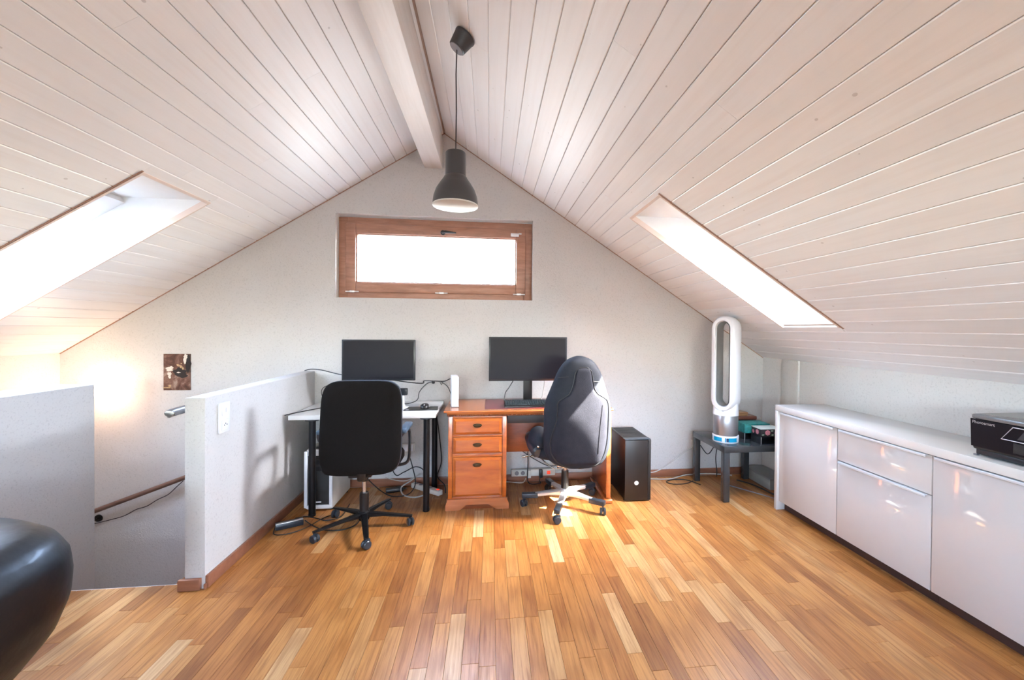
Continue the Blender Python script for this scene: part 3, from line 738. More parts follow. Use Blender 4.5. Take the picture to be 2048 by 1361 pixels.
# ------------------------------------------------------------------ wooden pedestal desk
DY = 3.275; dk = thing('pedestal_desk', 'cherry wood pedestal desk with three drawers and a dark red writing mat', 'desk', (.32, DY + .28, 0))
ox, oy = .32, DY + .28
def D(a, b, c, d, e, f, **k): return bx(a - ox, b - ox, c - oy, d - oy, e, f, **k)
top = NB()
prism(top, [(DY - .0 - oy, .752), (DY - .006 - oy, .757), (DY - .006 - oy, .762), (DY - oy, .768), (3.835 - oy, .768), (3.835 - oy, .752)], 'x', -.345 - ox, .985 - ox)
obj('desktop', top, M_cherryt, dk)
obj('writing_mat', D(-.035, .69, DY + .055, DY + .50, .7682, .7695), M_mat, dk, label='dark red leather writing mat')
mo = NB(); prism(mo, [(DY + .030 - oy, .722), (DY + .024 - oy, .730), (DY + .014 - oy, .736), (DY + .008 - oy, .751), (DY + .05 - oy, .751), (DY + .05 - oy, .722)], 'x', -.322 - ox, .962 - ox)
obj('moulding', mo, M_cherryt, dk)
de = NB()
for k in range(84): box(de, -.318 - ox + k * .0152, -.318 - ox + k * .0152 + .008, DY + .012 - oy, DY + .022 - oy, .7245, .7335)
o = obj('dentil_blocks', de, M_cherryd, dk, smooth=False); o['kind'] = 'stuff'
PX0, PX1 = -.312, .135
obj('pedestal', D(PX0, PX1, DY + .030, 3.80, .085, .721, bev=.003), M_cherryd, dk)
fs = NB()
for a, b, c_, d_ in ((PX0, PX0 + .032, .085, .721), (PX1 - .032, PX1, .085, .721)): box(fs, a - ox, b - ox, DY + .018 - oy, DY + .0295 - oy, c_, d_, bev=.002)
for c_, d_ in ((.085, .098), (.405, .432), (.562, .578), (.708, .721)): box(fs, PX0 + .033 - ox, PX1 - .033 - ox, DY + .019 - oy, DY + .0295 - oy, c_, d_, bev=.002)
obj('face_frame', fs, M_cherry, dk)
bs = NB(); prism(bs, [(PX0 - .018, 0), (PX0 - .018, .04), (PX0 - .002, .085), (PX1 + .002, .085), (PX1 + .022, .04), (PX1 + .022, 0), (PX1 - .075, 0), (PX1 - .14, .042), (PX0 + .14, .042), (PX0 + .09, 0)], 'y', DY + .004, DY + .028)
bmesh.ops.translate(bs, verts=bs.verts, vec=(-ox, -oy, 0)); obj('bracket_plinth', bs, M_cherryt, dk, smooth=False)
sb = NB(); box(sb, PX0 - .012 - ox, PX1 + .012 - ox, DY + .029 - oy, 3.80 - oy, 0, .084, bev=.003); obj('plinth', sb, M_cherryd, dk)
def pull(parent, x, z):
    h = NB(); n = 20; M = Matrix.Identity(4)
    pl = [(.034 * math.cos(2 * math.pi * k / n), .012 * math.sin(2 * math.pi * k / n)) for k in range(n)]
    prism(h, [(x - ox + a, z + b) for a, b in pl], 'y', DY - .0 - oy + .004, DY - oy + .009)
    pts = [(x - ox + .032 * math.cos(math.radians(a)), DY - oy - .0 - .010 * abs(math.sin(math.radians(a))) , z + .010 * math.sin(math.radians(a))) for a in range(0, 181, 15)]
    tube(h, pts, .0035, 8)
    pts = [(x - ox + .026 * math.cos(math.radians(a)), DY - oy - .004 - .008 * abs(math.sin(math.radians(a))), z - .003 - .009 * math.sin(math.radians(a))) for a in range(0, 181, 15)]
    tube(h, pts, .003, 8); obj('handle', h, M_brass, parent)
for z0, z1, hz in ((.580, .706, .655), (.434, .560, .505), (.100, .403, .350)):
    d_ = NB(); box(d_, PX0 + .036 - ox, PX1 - .036 - ox, DY + .020 - oy, DY + .032 - oy, z0, z1, bev=.001)
    # raised field with sloping edges
    a0, a1 = PX0 + .040 - ox, PX1 - .040 - ox; y1_, y0_ = DY + .020 - oy, DY + .009 - oy
    A = [d_.verts.new(p) for p in ((a0, y1_, z0 + .004), (a1, y1_, z0 + .004), (a1, y1_, z1 - .004), (a0, y1_, z1 - .004))]
    B = [d_.verts.new(p) for p in ((a0 + .018, y0_, z0 + .020), (a1 - .018, y0_, z0 + .020), (a1 - .018, y0_, z1 - .020), (a0 + .018, y0_, z1 - .020))]
    for i in range(4): d_.faces.new((A[i], A[(i + 1) % 4], B[(i + 1) % 4], B[i]))
    d_.faces.new(B)
    dr = obj('drawer', d_, M_cherry, dk, angle=12); pull(dr, -.09, hz)
obj('modesty_panel', D(.14, .925, 3.56, 3.575, .36, .721, bev=.002), M_cherryd, dk)
obj('pen_drawer', D(.145, .90, DY + .055, 3.54, .655, .715, bev=.002), mat('dark drawer underside', (.02, .012, .014), .5, var=.2), dk)
obj('end_panel', D(.945, .968, DY + .045, 3.80, .05, .721, bev=.002), M_cherryd, dk)
ps = NB(); box(ps, .938 - ox, .975 - ox, DY + .020 - oy, DY + .044 - oy, .045, .721, bev=.004)
obj('end_post', ps, M_cherryt, dk)
fo = NB(); box(fo, .925 - ox, .99 - ox, DY + .006 - oy, 3.815 - oy, 0, .034, bev=.010, seg=3); obj('end_foot', fo, M_cherryt, dk)

# ------------------------------------------------------------------ white table
wt_ = thing('work_table', 'white table with black round legs against the stair half wall', 'table', (-.935, 3.55, 0))
ox2, oy2 = -.935, 3.55
obj('tabletop', bx(-1.458 - ox2, -.405 - ox2, 3.275 - oy2, 3.842 - oy2, .718, .752, bev=.0015), M_deskw, wt_)
for lx, ly in ((-1.30, 3.30), (-.475, 3.30), (-1.30, 3.78), (-.475, 3.78)):
    l = NB(); cyl(l, (lx - ox2, ly - oy2, .015), (lx - ox2, ly - oy2, .700), .024, n=20)
    lathe(l, [(0, 0), (.024, 0), (.026, .004), (.026, .015), (0, .015)], c=(lx - ox2, ly - oy2, 0), n=20); lathe(l, [(0, 0), (.05, 0), (.05, .006), (.024, .012), (.024, .018), (0, .018)], c=(lx - ox2, ly - oy2, .7175), n=20, M=Matrix.Rotation(math.pi, 4, 'X'))
    obj('leg', l, M_blackm, wt_)

# ------------------------------------------------------------------ monitors
def monitor(lab, cx, y, z0, z1, w, tz, colw, colh_off, rz=0):
    t = thing('monitor', lab, 'monitor', (cx, y, tz), rz)
    a, b = z0 - tz, z1 - tz
    obj('housing', bx(-w / 2, w / 2, 0, .028, a, b, bev=.003), M_bezel, t)
    obj('screen', bx(-w / 2 + .012, w / 2 - .012, -.0012, .002, a + .018, b - .012), M_screen, t)
    s_ = NB(); box(s_, -colw / 2, colw / 2, .032, .062, .012, (a + b) / 2, bev=.003); box(s_, -.05, .05, .0285, .04, (a + b) / 2 - .05, (a + b) / 2 + .05, bev=.002)
    obj('stand_column', s_, M_blackp, t)
    obj('stand_base', bx(-.13, .13, -.05, .13, 0, .0115, bev=.004), M_blackp, t)
    return t
monitor('black monitor on the white table, above the black office chair', -.905, 3.60, .965, 1.302, .580, .753, .05, 0)
monitor('larger black monitor standing on the wooden desk', .327, 3.585, .957, 1.332, .668, .770, .075, 0)

# keyboard
kb = thing('keyboard', 'dark computer keyboard on the wooden desk below the larger monitor', 'keyboard', (.335, 3.44, .770), math.radians(2))
kk = NB(); prism(kk, [(-.065, 0), (.07, 0), (.07, .030), (.062, .034), (-.06, .014), (-.065, .010)], 'x', -.215, .215); obj('case', kk, M_blackp, kb)
keys = NB()
for r in range(6):
    yy = -.052 + r * .0198; zz = .0155 + r * .0035
    cnt = 21
    for k in range(cnt):
        if r == 0 and 4 < k < 9 and k != 5: continue
        x0 = -.208 + k * .0199; x1 = x0 + (.017 if not (r == 0 and k == 5) else .075)
        box(keys, x0, x1, yy, yy + .0165, zz, zz + .008, bev=.0015, seg=1)
o = obj('keys', keys, M_key, kb, smooth=False); o['kind'] = 'stuff'

# router
rt = thing('router', 'slim white upright router on the wooden desk corner', 'router', (-.283, 3.50, .7685), math.radians(8))
obj('case', bx(-.028, .028, -.075, .075, .004, .245, bev=.006, seg=3), M_fanw, rt); obj('foot', bx(-.032, .032, -.078, .078, 0, .0045, bev=.001), M_grey, rt)

# mouse pad and mouse
mp_ = thing('mouse_pad', 'black mouse pad on the corner of the white table', 'mouse pad', (-.545, 3.43, .7525), 0)
mpp = NB(); prism(mpp, [(-.125, -.03), (-.12, -.04), (.135, -.03), (.14, -.02), (.125, .12), (-.105, .11)], 'z', 0, .005); obj('pad', mpp, M_blackp, mp_); obj('logo_dot', lathe(NB(), [(0, 0), (.014, 0), (.014, .0006), (0, .0006)], c=(-.095, -.022, .005), n=18), M_silver, mp_, label='small pale round mark')
ms = thing('computer_mouse', 'round black computer mouse on the mouse pad', 'mouse', (-.515, 3.475, .758))
mb = NB(); lathe(mb, [(0, 0), (.036, 0), (.038, .006), (.034, .022), (.024, .033), (.012, .037), (0, .038)], n=24, M=Matrix.Diagonal((1, 1.35, 1, 1))); obj('shell', mb, M_blackp, ms)
obj('scroll_wheel', lathe(NB(), [(0, -.004), (.010, -.004), (.011, 0), (.010, .004), (0, .004)], c=(0, -.03, .027), n=14, M=Matrix.Rotation(math.pi / 2, 4, 'Y')), M_grey, ms)
obj('thumb_panel', lathe(NB(), [(0, 0), (.010, 0), (.010, .003), (0, .004)], c=(.034, -.005, .016), n=14, M=Matrix.Rotation(math.radians(70), 4, 'Y')), M_silver, ms)
# webcam on a white stand, half behind the chair
wc = thing('webcam', 'small dark device on a white stand behind the black office chair', 'webcam', (-.70, 3.55, .7525))
obj('stand', lathe(NB(), [(0, 0), (.045, 0), (.045, .008), (.02, .014), (.012, .03), (.012, .10), (0, .10)], n=20), M_fanw, wc); obj('head', bx(-.035, .035, -.02, .02, .1005, .155, bev=.006), M_bezel, wc)
# paper sheets on the table
pp = thing('paper_sheet', 'white paper sheet lying beside the mouse pad', 'paper', (-.745, 3.36, .7522), math.radians(6)); obj('sheet', bx(-.09, .05, -.05, .17, 0, .0008), M_plug, pp)

# white and black tower under the white table
pw_ = thing('computer_tower', 'white framed computer tower with black mesh front under the white table', 'computer', (-1.284, 3.58, 0))
cs = NB(); prism(cs, [(-.100, .02), (-.085, .012), (.085, .012), (.100, .02), (.100, .455), (.085, .47), (-.085, .47), (-.100, .455)], 'y', -.19, .21); obj('case', cs, M_plug, pw_)
ff = NB(); box(ff, -.102, -.078, -.215, -.191, .03, .46, bev=.005); box(ff, .078, .102, -.215, -.191, .03, .46, bev=.005); box(ff, -.077, .077, -.215, -.191, .425, .47, bev=.004)
prism(ff, [(-.102, .05), (-.08, .028), (.08, .028), (.102, .05), (.078, .05), (-.078, .05)], 'y', -.217, -.191); obj('front_frame', ff, M_fanw, pw_)
obj('mesh_front', bx(-.0775, .0775, -.205, -.192, .051, .4245, bev=.002), M_pcin, pw_)
for k in range(2): obj('drive_bay', bx(-.07, .07, -.2085, -.2052, .355 - .05 * k, .395 - .05 * k, bev=.002), M_bezel, pw_)
obj('badge', bx(-.02, .02, -.2075, -.2052, .066, .076, bev=.0008), M_fanw, pw_, label='tiny white badge')
obj('top_controls', bx(-.07, .07, -.185, -.12, .4702, .476, bev=.003), M_bezel, pw_)
for a in (-.08, .08):
    for c_ in (-.16, .17): obj('foot', lathe(NB(), [(0, 0), (.014, 0), (.014, .0125), (0, .0125)], c=(a, c_, 0), n=12), M_blackp, pw_)
sp = thing('speaker', 'rounded grey speaker on top of the white framed tower', 'speaker', (-1.285, 3.50, .4765))
obj('dome', lathe(NB(), [(0, .012), (.035, .012), (.05, .03), (.06, .065), (.056, .10), (.04, .128), (.018, .142), (0, .145)], n=28), M_grey, sp); obj('base_ring', lathe(NB(), [(0, 0), (.03, 0), (.036, .005), (.034, .0118), (0, .0118)], n=24), M_bezel, sp)

# ------------------------------------------------------------------ office chairs
def star_base(t, angs, R, z_hub, m_leg, m_cap, wheel_m, wr=.027, hubr=.035, h0=.075, h1=.105, wleg=.021, tip=None):
    obj('hub', lathe(NB(), [(0, h0 - .015), (hubr, h0 - .015), (hubr + .004, h0), (hubr + .002, h1 + .01), (hubr * .8, h1 + .02), (0, h1 + .02)], n=24), m_leg, t)
    for a in angs:
        ar = math.radians(a); dx, dy = math.cos(ar), math.sin(ar)
        l = NB(); M = Matrix.Rotation(ar, 4, 'Z')
        secs = [(hubr * .7, h0 + .002, h1 + .006, wleg * 1.15), (R * .4, h0 + .004, h1 - .004, wleg), (R * .8, h0 - .006, h1 - .020, wleg * .85), (R + .012, h0 - .012, h1 - .030, wleg * .72)]
        rings = []
        for (rr, za, zb, ww) in secs:
            c_ = .35 * ww
            pr_ = [(-ww, za + c_), (-ww + c_, za), (ww - c_, za), (ww, za + c_), (ww, zb - c_), (ww - c_, zb), (-ww + c_, zb), (-ww, zb - c_)]
            rings.append([l.verts.new(M @ Vector((rr, p, q))) for p, q in pr_])
        for A, B in zip(rings, rings[1:]):
            for i in range(8): l.faces.new((A[i], A[(i + 1) % 8], B[(i + 1) % 8], B[i]))
        l.faces.new(rings[0][::-1]); l.faces.new(rings[-1])
        lg = obj('leg', l, m_leg, t)
        if m_cap is not None:
            cp = NB(); A_ = M @ Vector((R * .62, 0, 0)); box(cp, R * .66, R + .016, -wleg * .95, wleg * .95, h0 - .014, h1 - .017, bev=.006, M=M); obj('end_cap', cp, m_cap, lg)
        ca = NB(); wc_ = Vector((dx * R, dy * R, wr)); wa = ar + 1.1 * (1 if (a // 1) % 2 else -1)
        wheelpair(ca, wc_, wr, .022, wa)
        cyl(ca, (dx * R, dy * R, wr), (dx * R, dy * R, h0 - .010), .006, n=10)
        b2 = NB(); 
        Mw = Matrix.Translation(wc_ + Vector((0, 0, .004))) @ Matrix.Rotation(wa, 4, 'Z')
        box(ca, -wr * .95, wr * .35, -.006, .006, -.004, wr + .002, bev=.003, M=Mw); b2.free()
        obj('caster', ca, wheel_m, lg)

ch = thing('office_chair', 'black fabric office chair with five star base in front of the white table', 'chair', (-.865, 3.07, 0), 0)
star_base(ch, [-72, 0, 72, 144, 216], .315, 0, M_blackm, None, M_vinyl)
co = NB(); lathe(co, [(0, .11), (.030, .11), (.030, .245), (.026, .250), (0, .250)], n=24); obj('gas_column_cover', co, M_blackp, ch)
co = NB(); lathe(co, [(0, .2505), (.014, .2505), (.014, .39), (0, .39)], n=20); obj('gas_column', co, M_chrome, ch)
me_ = NB(); box(me_, -.075, .075, -.11, .11, .385, .425, bev=.008); lathe(me_, [(0, .33), (.026, .33), (.034, .386), (0, .386)], n=20); tube(me_, [(.07, .02, .405), (.16, .03, .40), (.20, .03, .395)], .006, 8); obj('tilt_mechanism', me_, M_blackp, ch)
Mx = Matrix.Rotation(-math.pi / 2, 4, 'X')
se = NB(); pillow(se, 0, 0, .245, .235, 4.5, [(.05, -.040), (.012, -.036), (0, -.015), (0, .015), (.01, .034), (.04, .048), (.10, .052)], M=Matrix.Translation((0, .03, .468)) @ Matrix.Rotation(math.pi / 2, 4, 'X') @ Matrix.Scale(-1, 4, (0, 1, 0))); obj('seat', se, M_fabricb, ch)
bk = NB(); MB_ = Matrix.Translation((.052, -.262, .765)) @ Matrix.Rotation(math.radians(-5), 4, 'X')
pillow(bk, 0, 0, .252, .296, 5.5, [(.06, -.022), (.020, -.020), (.004, -.012), (0, 0)], N=64, M=MB_, topscale=.985); obj('backrest', bk, M_fabricb, ch)
bk = NB(); pillow(bk, 0, 0, .252, .296, 5.5, [(0.0, 0.001), (-.002, .018), (.006, .042), (.03, .056), (.08, .062)], N=64, M=MB_, topscale=.985); obj('back_cushion', bk, M_vinyl, ch, label='blue-grey edged front cushion')
sp_ = NB(); tube(sp_, spline([(0.02, .0, .40), (.03, -.16, .40), (.045, -.225, .42), (.05, -.232, .52), (.05, -.232, .60)], 5), .026, 10, flat=.35); obj('back_bar', sp_, M_blackp, ch)
for s in (-1, 1):
    xs_ = .286 if s > 0 else -.235
    ar_ = NB(); pts = spline([(s * .20, .02, .425), (xs_, .03, .445), (xs_ + s * .012, .05, .56), (xs_ + s * .006, .06, .665), (xs_, -.02, .69), (xs_ - s * .01, -.15, .68), (xs_ - s * .045, -.215, .62), (xs_ - s * .055, -.235, .54), (xs_ - s * .08, -.235, .50)], 6)
    tube(ar_, pts, .017, 10, flat=.6); a_ = obj('armrest', ar_, M_blackp, ch)
    pd_ = NB(); box(pd_, xs_ - .028, xs_ + .028, -.16, .09, .690, .722, bev=.012, seg=3); obj('arm_pad', pd_, M_pad, a_)

# gaming style chair
gc = thing('office_chair', 'high-backed charcoal suede swivel chair at the wooden desk', 'chair', (.600, 3.295, 0), 0)
star_base(gc, [-110, -38, 34, 106, 178], .325, 0, M_silver, M_vinyl, M_vinyl, wr=.028, hubr=.034, h0=.085, h1=.125, wleg=.024)
co = NB(); lathe(co, [(0, .13), (.030, .13), (.028, .28), (0, .28)], n=24); obj('gas_column_cover', co, M_blackp, gc)
co = NB(); lathe(co, [(0, .2805), (.016, .2805), (.016, .345), (0, .345)], n=20); obj('gas_column', co, M_chrome, gc)
me_ = NB(); box(me_, -.085, .085, -.13, .12, .340, .385, bev=.008); box(me_, -.12, .12, -.10, .10, .3855, .398, bev=.003)
tube(me_, spline([(-.08, 0, .36), (-.19, .0, .40), (-.30, .0, .405)], 4), .006, 8); tube(me_, [(-.30, 0, .405), (-.345, 0, .395)], [.010, .007], 8); tube(me_, spline([(.02, -.12, .345), (.12, -.13, .335), (.22, -.08, .39)], 4), .005, 8); tube(me_, spline([(-.02, -.12, .345), (-.12, -.13, .345), (-.20, -.06, .40)], 4), .005, 8)
obj('tilt_mechanism', me_, M_chrome, gc)
se = NB(); pillow(se, 0, 0, .262, .235, 3.6, [(.06, -.052), (.015, -.045), (0, -.020), (0, .020), (.012, .042), (.045, .060), (.12, .064)], M=Matrix.Translation((-.005, .04, .465)) @ Matrix.Rotation(math.pi / 2, 4, 'X') @ Matrix.Scale(-1, 4, (0, 1, 0))); obj('seat', se, M_nub, gc)
for s in (-1, 1):
    bl = NB(); tube(bl, spline([(s * .235, -.16, .47), (s * .262, -.05, .50), (s * .268, .10, .52), (s * .25, .22, .50)], 5), [.03] + [.045] * 14 + [.025], 12); obj('seat_bolster', bl, M_vinyl, gc)
# back: outline half-widths (left, right) by height; world x centre .64
prof = [(.385, .02, .06), (.392, .10, .14), (.41, .165, .19), (.45, .215, .222), (.52, .243, .245), (.60, .250, .252), (.70, .246, .254), (.80, .246, .254), (.88, .238, .240), (.95, .208, .216), (1.02, .180, .193), (1.09, .152, .168), (1.14, .122, .138), (1.175, .090, .105), (1.197, .050, .065), (1.207, .012, .02)]
DX = .040
def yc_(z): return -.235 - .045 * math.exp(-((z - .62) / .22) ** 2) * 0 - (z - .4) * .05
def dep(z): return .075 + .02 * math.sin(max(0, min(1, (z - .385) / .82)) * math.pi)
gb_ = NB(); N = 44; rings = []
import bisect
def wid(z):
    zz = [p[0] for p in prof]; i = max(1, min(len(zz) - 1, bisect.bisect(zz, z))); a, b = prof[i - 1], prof[i]; t = (z - a[0]) / (b[0] - a[0]); t = max(0, min(1, t))
    return a[1] + (b[1] - a[1]) * t, a[2] + (b[2] - a[2]) * t
def backy(x, z):
    wl, wr_ = wid(z); w = wl if x < 0 else wr_; q = min(abs(x) / max(w, .001), 1); d = dep(z) * min(1, (w / .12) ** .7)
    return yc_(z) - d * (1 - q ** 2.6) ** (1 / 2.6)
zs = [prof[0][0]] + [prof[0][0] + (prof[-1][0] - prof[0][0]) * (0.5 - 0.5 * math.cos(math.pi * k / 34)) for k in range(1, 34)] + [prof[-1][0]]
for z in zs:
    wl, wr_ = wid(z); d = dep(z) * min(1, (max(wl, wr_) / .12) ** .7); ring = []
    for i in range(N):
        a = 2 * math.pi * i / N; ca, sa = math.cos(a), math.sin(a); w = wr_ if ca > 0 else wl
        ring.append(gb_.verts.new((DX + math.copysign(abs(ca) ** (2 / 2.6), ca) * w, yc_(z) + math.copysign(abs(sa) ** (2 / 2.6), sa) * d * (1.0 if sa < 0 else .55), z)))
    rings.append(ring)
for A, B in zip(rings, rings[1:]):
    for i in range(N): gb_.faces.new((A[i], A[(i + 1) % N], B[(i + 1) % N], B[i]))
gb_.faces.new(rings[0][::-1]); gb_.faces.new(rings[-1]); bkr = obj('backrest', gb_, M_nub, gc, angle=70)
# raised rear panel with a bottle-shaped outline
pprof = [(.41, .10, .12), (.44, .165, .16), (.50, .205, .185), (.58, .215, .20), (.66, .200, .205), (.74, .175, .205), (.82, .168, .205), (.88, .170, .200), (.905, .140, .178), (.93, .095, .125), (.97, .070, .092), (1.03, .055, .080), (1.09, .045, .072), (1.12, .030, .058), (1.13, .008, .035)]
def pw2(z):
    zz = [p[0] for p in pprof]; i = max(1, min(len(zz) - 1, bisect.bisect(zz, z))); a, b = pprof[i - 1], pprof[i]; t = max(0, min(1, (z - a[0]) / (b[0] - a[0])))
    return a[1] + (b[1] - a[1]) * t, a[2] + (b[2] - a[2]) * t
ip = NB(); rows = []; nz, nx = 60, 22
for j in range(nz + 1):
    z = pprof[0][0] + (pprof[-1][0] - pprof[0][0]) * j / nz; wl, wr_ = pw2(z); row_ = []
    for i in range(nx + 1):
        u = -1 + 2 * i / nx; x = .012 + (wl if u < 0 else wr_) * u
        ez = min(1, (z - pprof[0][0]) / .02, (pprof[-1][0] - z) / .02); e = (1 - abs(u) ** 10) ** .5 * max(ez, 0) ** .5
        row_.append(ip.verts.new((DX + x, backy(x, z) + .004 - .014 * e, z)))
    rows.append(row_)
for A, B in zip(rows, rows[1:]):
    for i in range(nx): ip.faces.new((A[i], A[i + 1], B[i + 1], B[i]))
obj('back_panel', ip, M_nubi, bkr, angle=80)
pi_ = NB(); L_ = []; R_ = []
for j in range(0, nz + 1, 2):
    z = pprof[0][0] + (pprof[-1][0] - pprof[0][0]) * j / nz; wl, wr_ = pw2(z)
    L_.append((DX + .012 - wl - .003, backy(.012 - wl - .003, z) - .0005, z)); R_.append((DX + .012 + wr_ + .003, backy(.012 + wr_ + .003, z) - .0005, z))
tube(pi_, L_ + R_[::-1], .0042, 8, closed=True); obj('piping', pi_, M_pipe, bkr)
# side wings (front bolsters seen edge on) and the stitched top pad
st_ = NB(); tube(st_, [(DX - .165 + .33 * k / 14 + .01, backy(-.155 + .33 * k / 14, 1.055) - .001 if True else 0, 1.055 + .012 * math.sin(math.pi * k / 14)) for k in range(15) if k > 10 or k < 4][:4], .0022, 6)
tube(st_, [(DX + x, backy(x, 1.02 + (.19 - x) * .1) - .001, 1.02 + (.19 - x) * .1) for x in (.098, .12, .14, .16, .18)], .0022, 6)
obj('stitching', st_, M_pipe, bkr)
lb = NB(); pts = [(DX + .012 + x, backy(x, .86 - .0 * x) - .012, zq) for x, zq in ((.155, .86), (.150, .80), (.14, .70), (.135, .60), (.13, .50))]
tube(lb, [(p[0], backy(p[0] - DX, p[2]) - .0125, p[2]) for p in pts], .0016, 6); obj('panel_seam', lb, M_pipe, bkr)
# low arm / side bulge of the seat seen beyond the back on the left
ab = NB(); lathe(ab, [(math.sin(math.pi * k / 14) * .07, -.07 * math.cos(math.pi * k / 14)) for k in range(15)], c=(-.215, -.03, .550), n=28, M=Matrix.Diagonal((1.15, 2.2, 1.25, 1))); obj('side_joint', ab, M_nub, gc)
sv = NB(); lathe(sv, [(0, -.004), (.008, -.004), (.009, 0), (0, .004)], c=(-.235, -.170, .520), n=14, M=Matrix.Rotation(math.pi / 2, 4, 'X')); obj('recliner_bolt', sv, M_chrome, gc)

# ------------------------------------------------------------------ pendant lamp
LX, LY = -.188, 2.30; lp = thing('pendant_lamp', 'charcoal bell-shaped pendant lamp hanging from the sloping ceiling', 'lamp', (LX, LY, 2.055))
obj('shade', lathe(NB(), [(.118, 0), (.1185, .02), (.114, .05), (.102, .085), (.082, .118), (.066, .140), (.060, .152), (.054, .158), (.054, .276), (.050, .284), (.008, .286), (.008, .290), (0, .290)][::-1] + [(.1155, .0005)], n=48), M_lamp, lp, angle=30)
obj('inner_enamel', lathe(NB(), [(.1165, .001), (.1125, .05), (.100, .084), (.080, .116), (.062, .140), (.05, .150), (0, .150)], n=48), M_lampin, lp)
obj('rim', lathe(NB(), [(.1160, -.003), (.1195, -.002), (.1205, .002), (.1190, .005), (.1160, .001)], n=48), M_plug, lp)
obj('bulb', lathe(NB(), [(0, .050), (.018, .056), (.03, .075), (.028, .095), (.015, .12), (.014, .149), (0, .149)], n=24), M_fanw, lp)
obj('cord', tube(NB(), [(0, 0, .290), (.002, 0, .5), (-.001, 0, .7), (.003, 0, .855)], .0032, 8), M_cord, lp)
Mc = Matrix.Rotation(math.atan(SL), 4, 'Y')
zc = roofz(LX + .05) - 2.055
cn = NB(); lathe(cn, [(0, -.085), (.041, -.085), (.045, -.082), (.056, -.012), (.058, -.010), (.058, -.0035), (0, -.0035)], c=(.048, -.005, zc), n=36, M=Mc); obj('ceiling_cup', cn, M_lamp, lp)
cb_ = NB(); lathe(cb_, [(0, -.086), (.039, -.086), (.039, -.0885), (0, -.0885)], c=(.048, -.005, zc), n=36, M=Mc); obj('cup_base', cb_, mat('greyish cup base', (.20, .19, .21), .35, var=.05), lp, label='lighter grey underside')

# wall lamp in the stairwell
wl = thing('wall_lamp', 'glowing warm wall lamp on the gable wall above the stairs', 'lamp', (-3.10, GY - .002, .885))
obj('opal_globe', lathe(NB(), [(0, 0), (.075, .0), (.085, .02), (.08, .05), (.055, .08), (.025, .093), (0, .095)], c=(0, -.012, 0), n=32, M=Matrix.Rotation(math.pi / 2, 4, 'X')), M_sconce, wl)
obj('wall_plate', lathe(NB(), [(0, 0), (.06, 0), (.06, .0115), (0, .0115)], c=(0, 0, 0), n=32, M=Matrix.Rotation(math.pi / 2, 4, 'X')), M_silver, wl)
ld = bpy.data.lights.new('wall_lamp_light', 'POINT'); lo_ = bpy.data.objects.new('wall_lamp_light', ld); C.objects.link(lo_)
lo_.location = (-3.10, GY - .19, .87); ld.energy = 5.5; ld.color = (1.0, .60, .38); ld.shadow_soft_size = .06

# photo print on the gable wall
pt = thing('photo_print', 'unframed brown photo print of white blossoms on the gable wall', 'picture', (-2.583, GY - .0005, 1.017), math.radians(0))
def photo_mat():
    T = NT('photo print'); tc = T.n('ShaderNodeTexCoord')
    n = T.n('ShaderNodeTexNoise', i_Scale=9.0, i_Detail=6.0, i_Roughness=0.65, i_Distortion=1.2); T.l(tc.outputs['Object'], n.inputs['Vector'])
    c = T.ramp(n.outputs['Fac'], [(.30, (.015, .006, .006)), (.45, (.09, .035, .022)), (.55, (.16, .085, .06)), (.68, (.32, .24, .20)), (.8, (.05, .02, .015))])
    T.l(c, T.b.inputs['Base Color']); T.b.inputs['Roughness'].default_value = .3; return T.m
obj('print', bx(-.102, .102, -.006, 0, -.152, .152), photo_mat(), pt)
M_bl = mat('white blossom print', (.62, .58, .52), .4, var=.4, vscale=90); M_bl2 = mat('ochre blossom print', (.42, .30, .16), .4, var=.7, vscale=90); M_dk = mat('near black print', (.006, .004, .005), .4, var=.3)
def blobs(name, lst, m):
    for q, (x, z, rx, rz, n) in enumerate(lst):
        b = NB()
        pts = [(x + rx * (1 + .22 * math.sin(5 * a + q)) * math.cos(a), z + rz * (1 + .22 * math.cos(4 * a + q)) * math.sin(a)) for a in [2 * math.pi * k / n for k in range(n)]]
        prism(b, pts, 'y', -.0066 - .00005 * q, -.0059)
        obj(name, b, m, pt, smooth=False)
blobs('shadow_print', [(.02, .0, .05, .035, 14), (.085, .07, .022, .07, 12), (.05, -.03, .03, .02, 12)], M_dk)
blobs('blossom_print', [(-.065, .03, .022, .012, 12), (-.045, .036, .018, .013, 12), (-.055, .018, .024, .012, 12), (-.058, -.012, .016, .014, 12), (-.056, -.035, .010, .02, 10), (.066, .13, .014, .02, 12), (.06, .10, .012, .03, 12), (.012, -.004, .016, .005, 8)], M_bl)
blobs('petal_print', [(.012, .055, .014, .007, 8), (.03, .045, .010, .012, 8), (.002, .062, .006, .005, 8), (.033, .072, .005, .006, 8), (-.075, -.13, .03, .006, 8), (-.055, -.115, .012, .008, 8), (.045, .03, .008, .010, 8)], M_bl2)

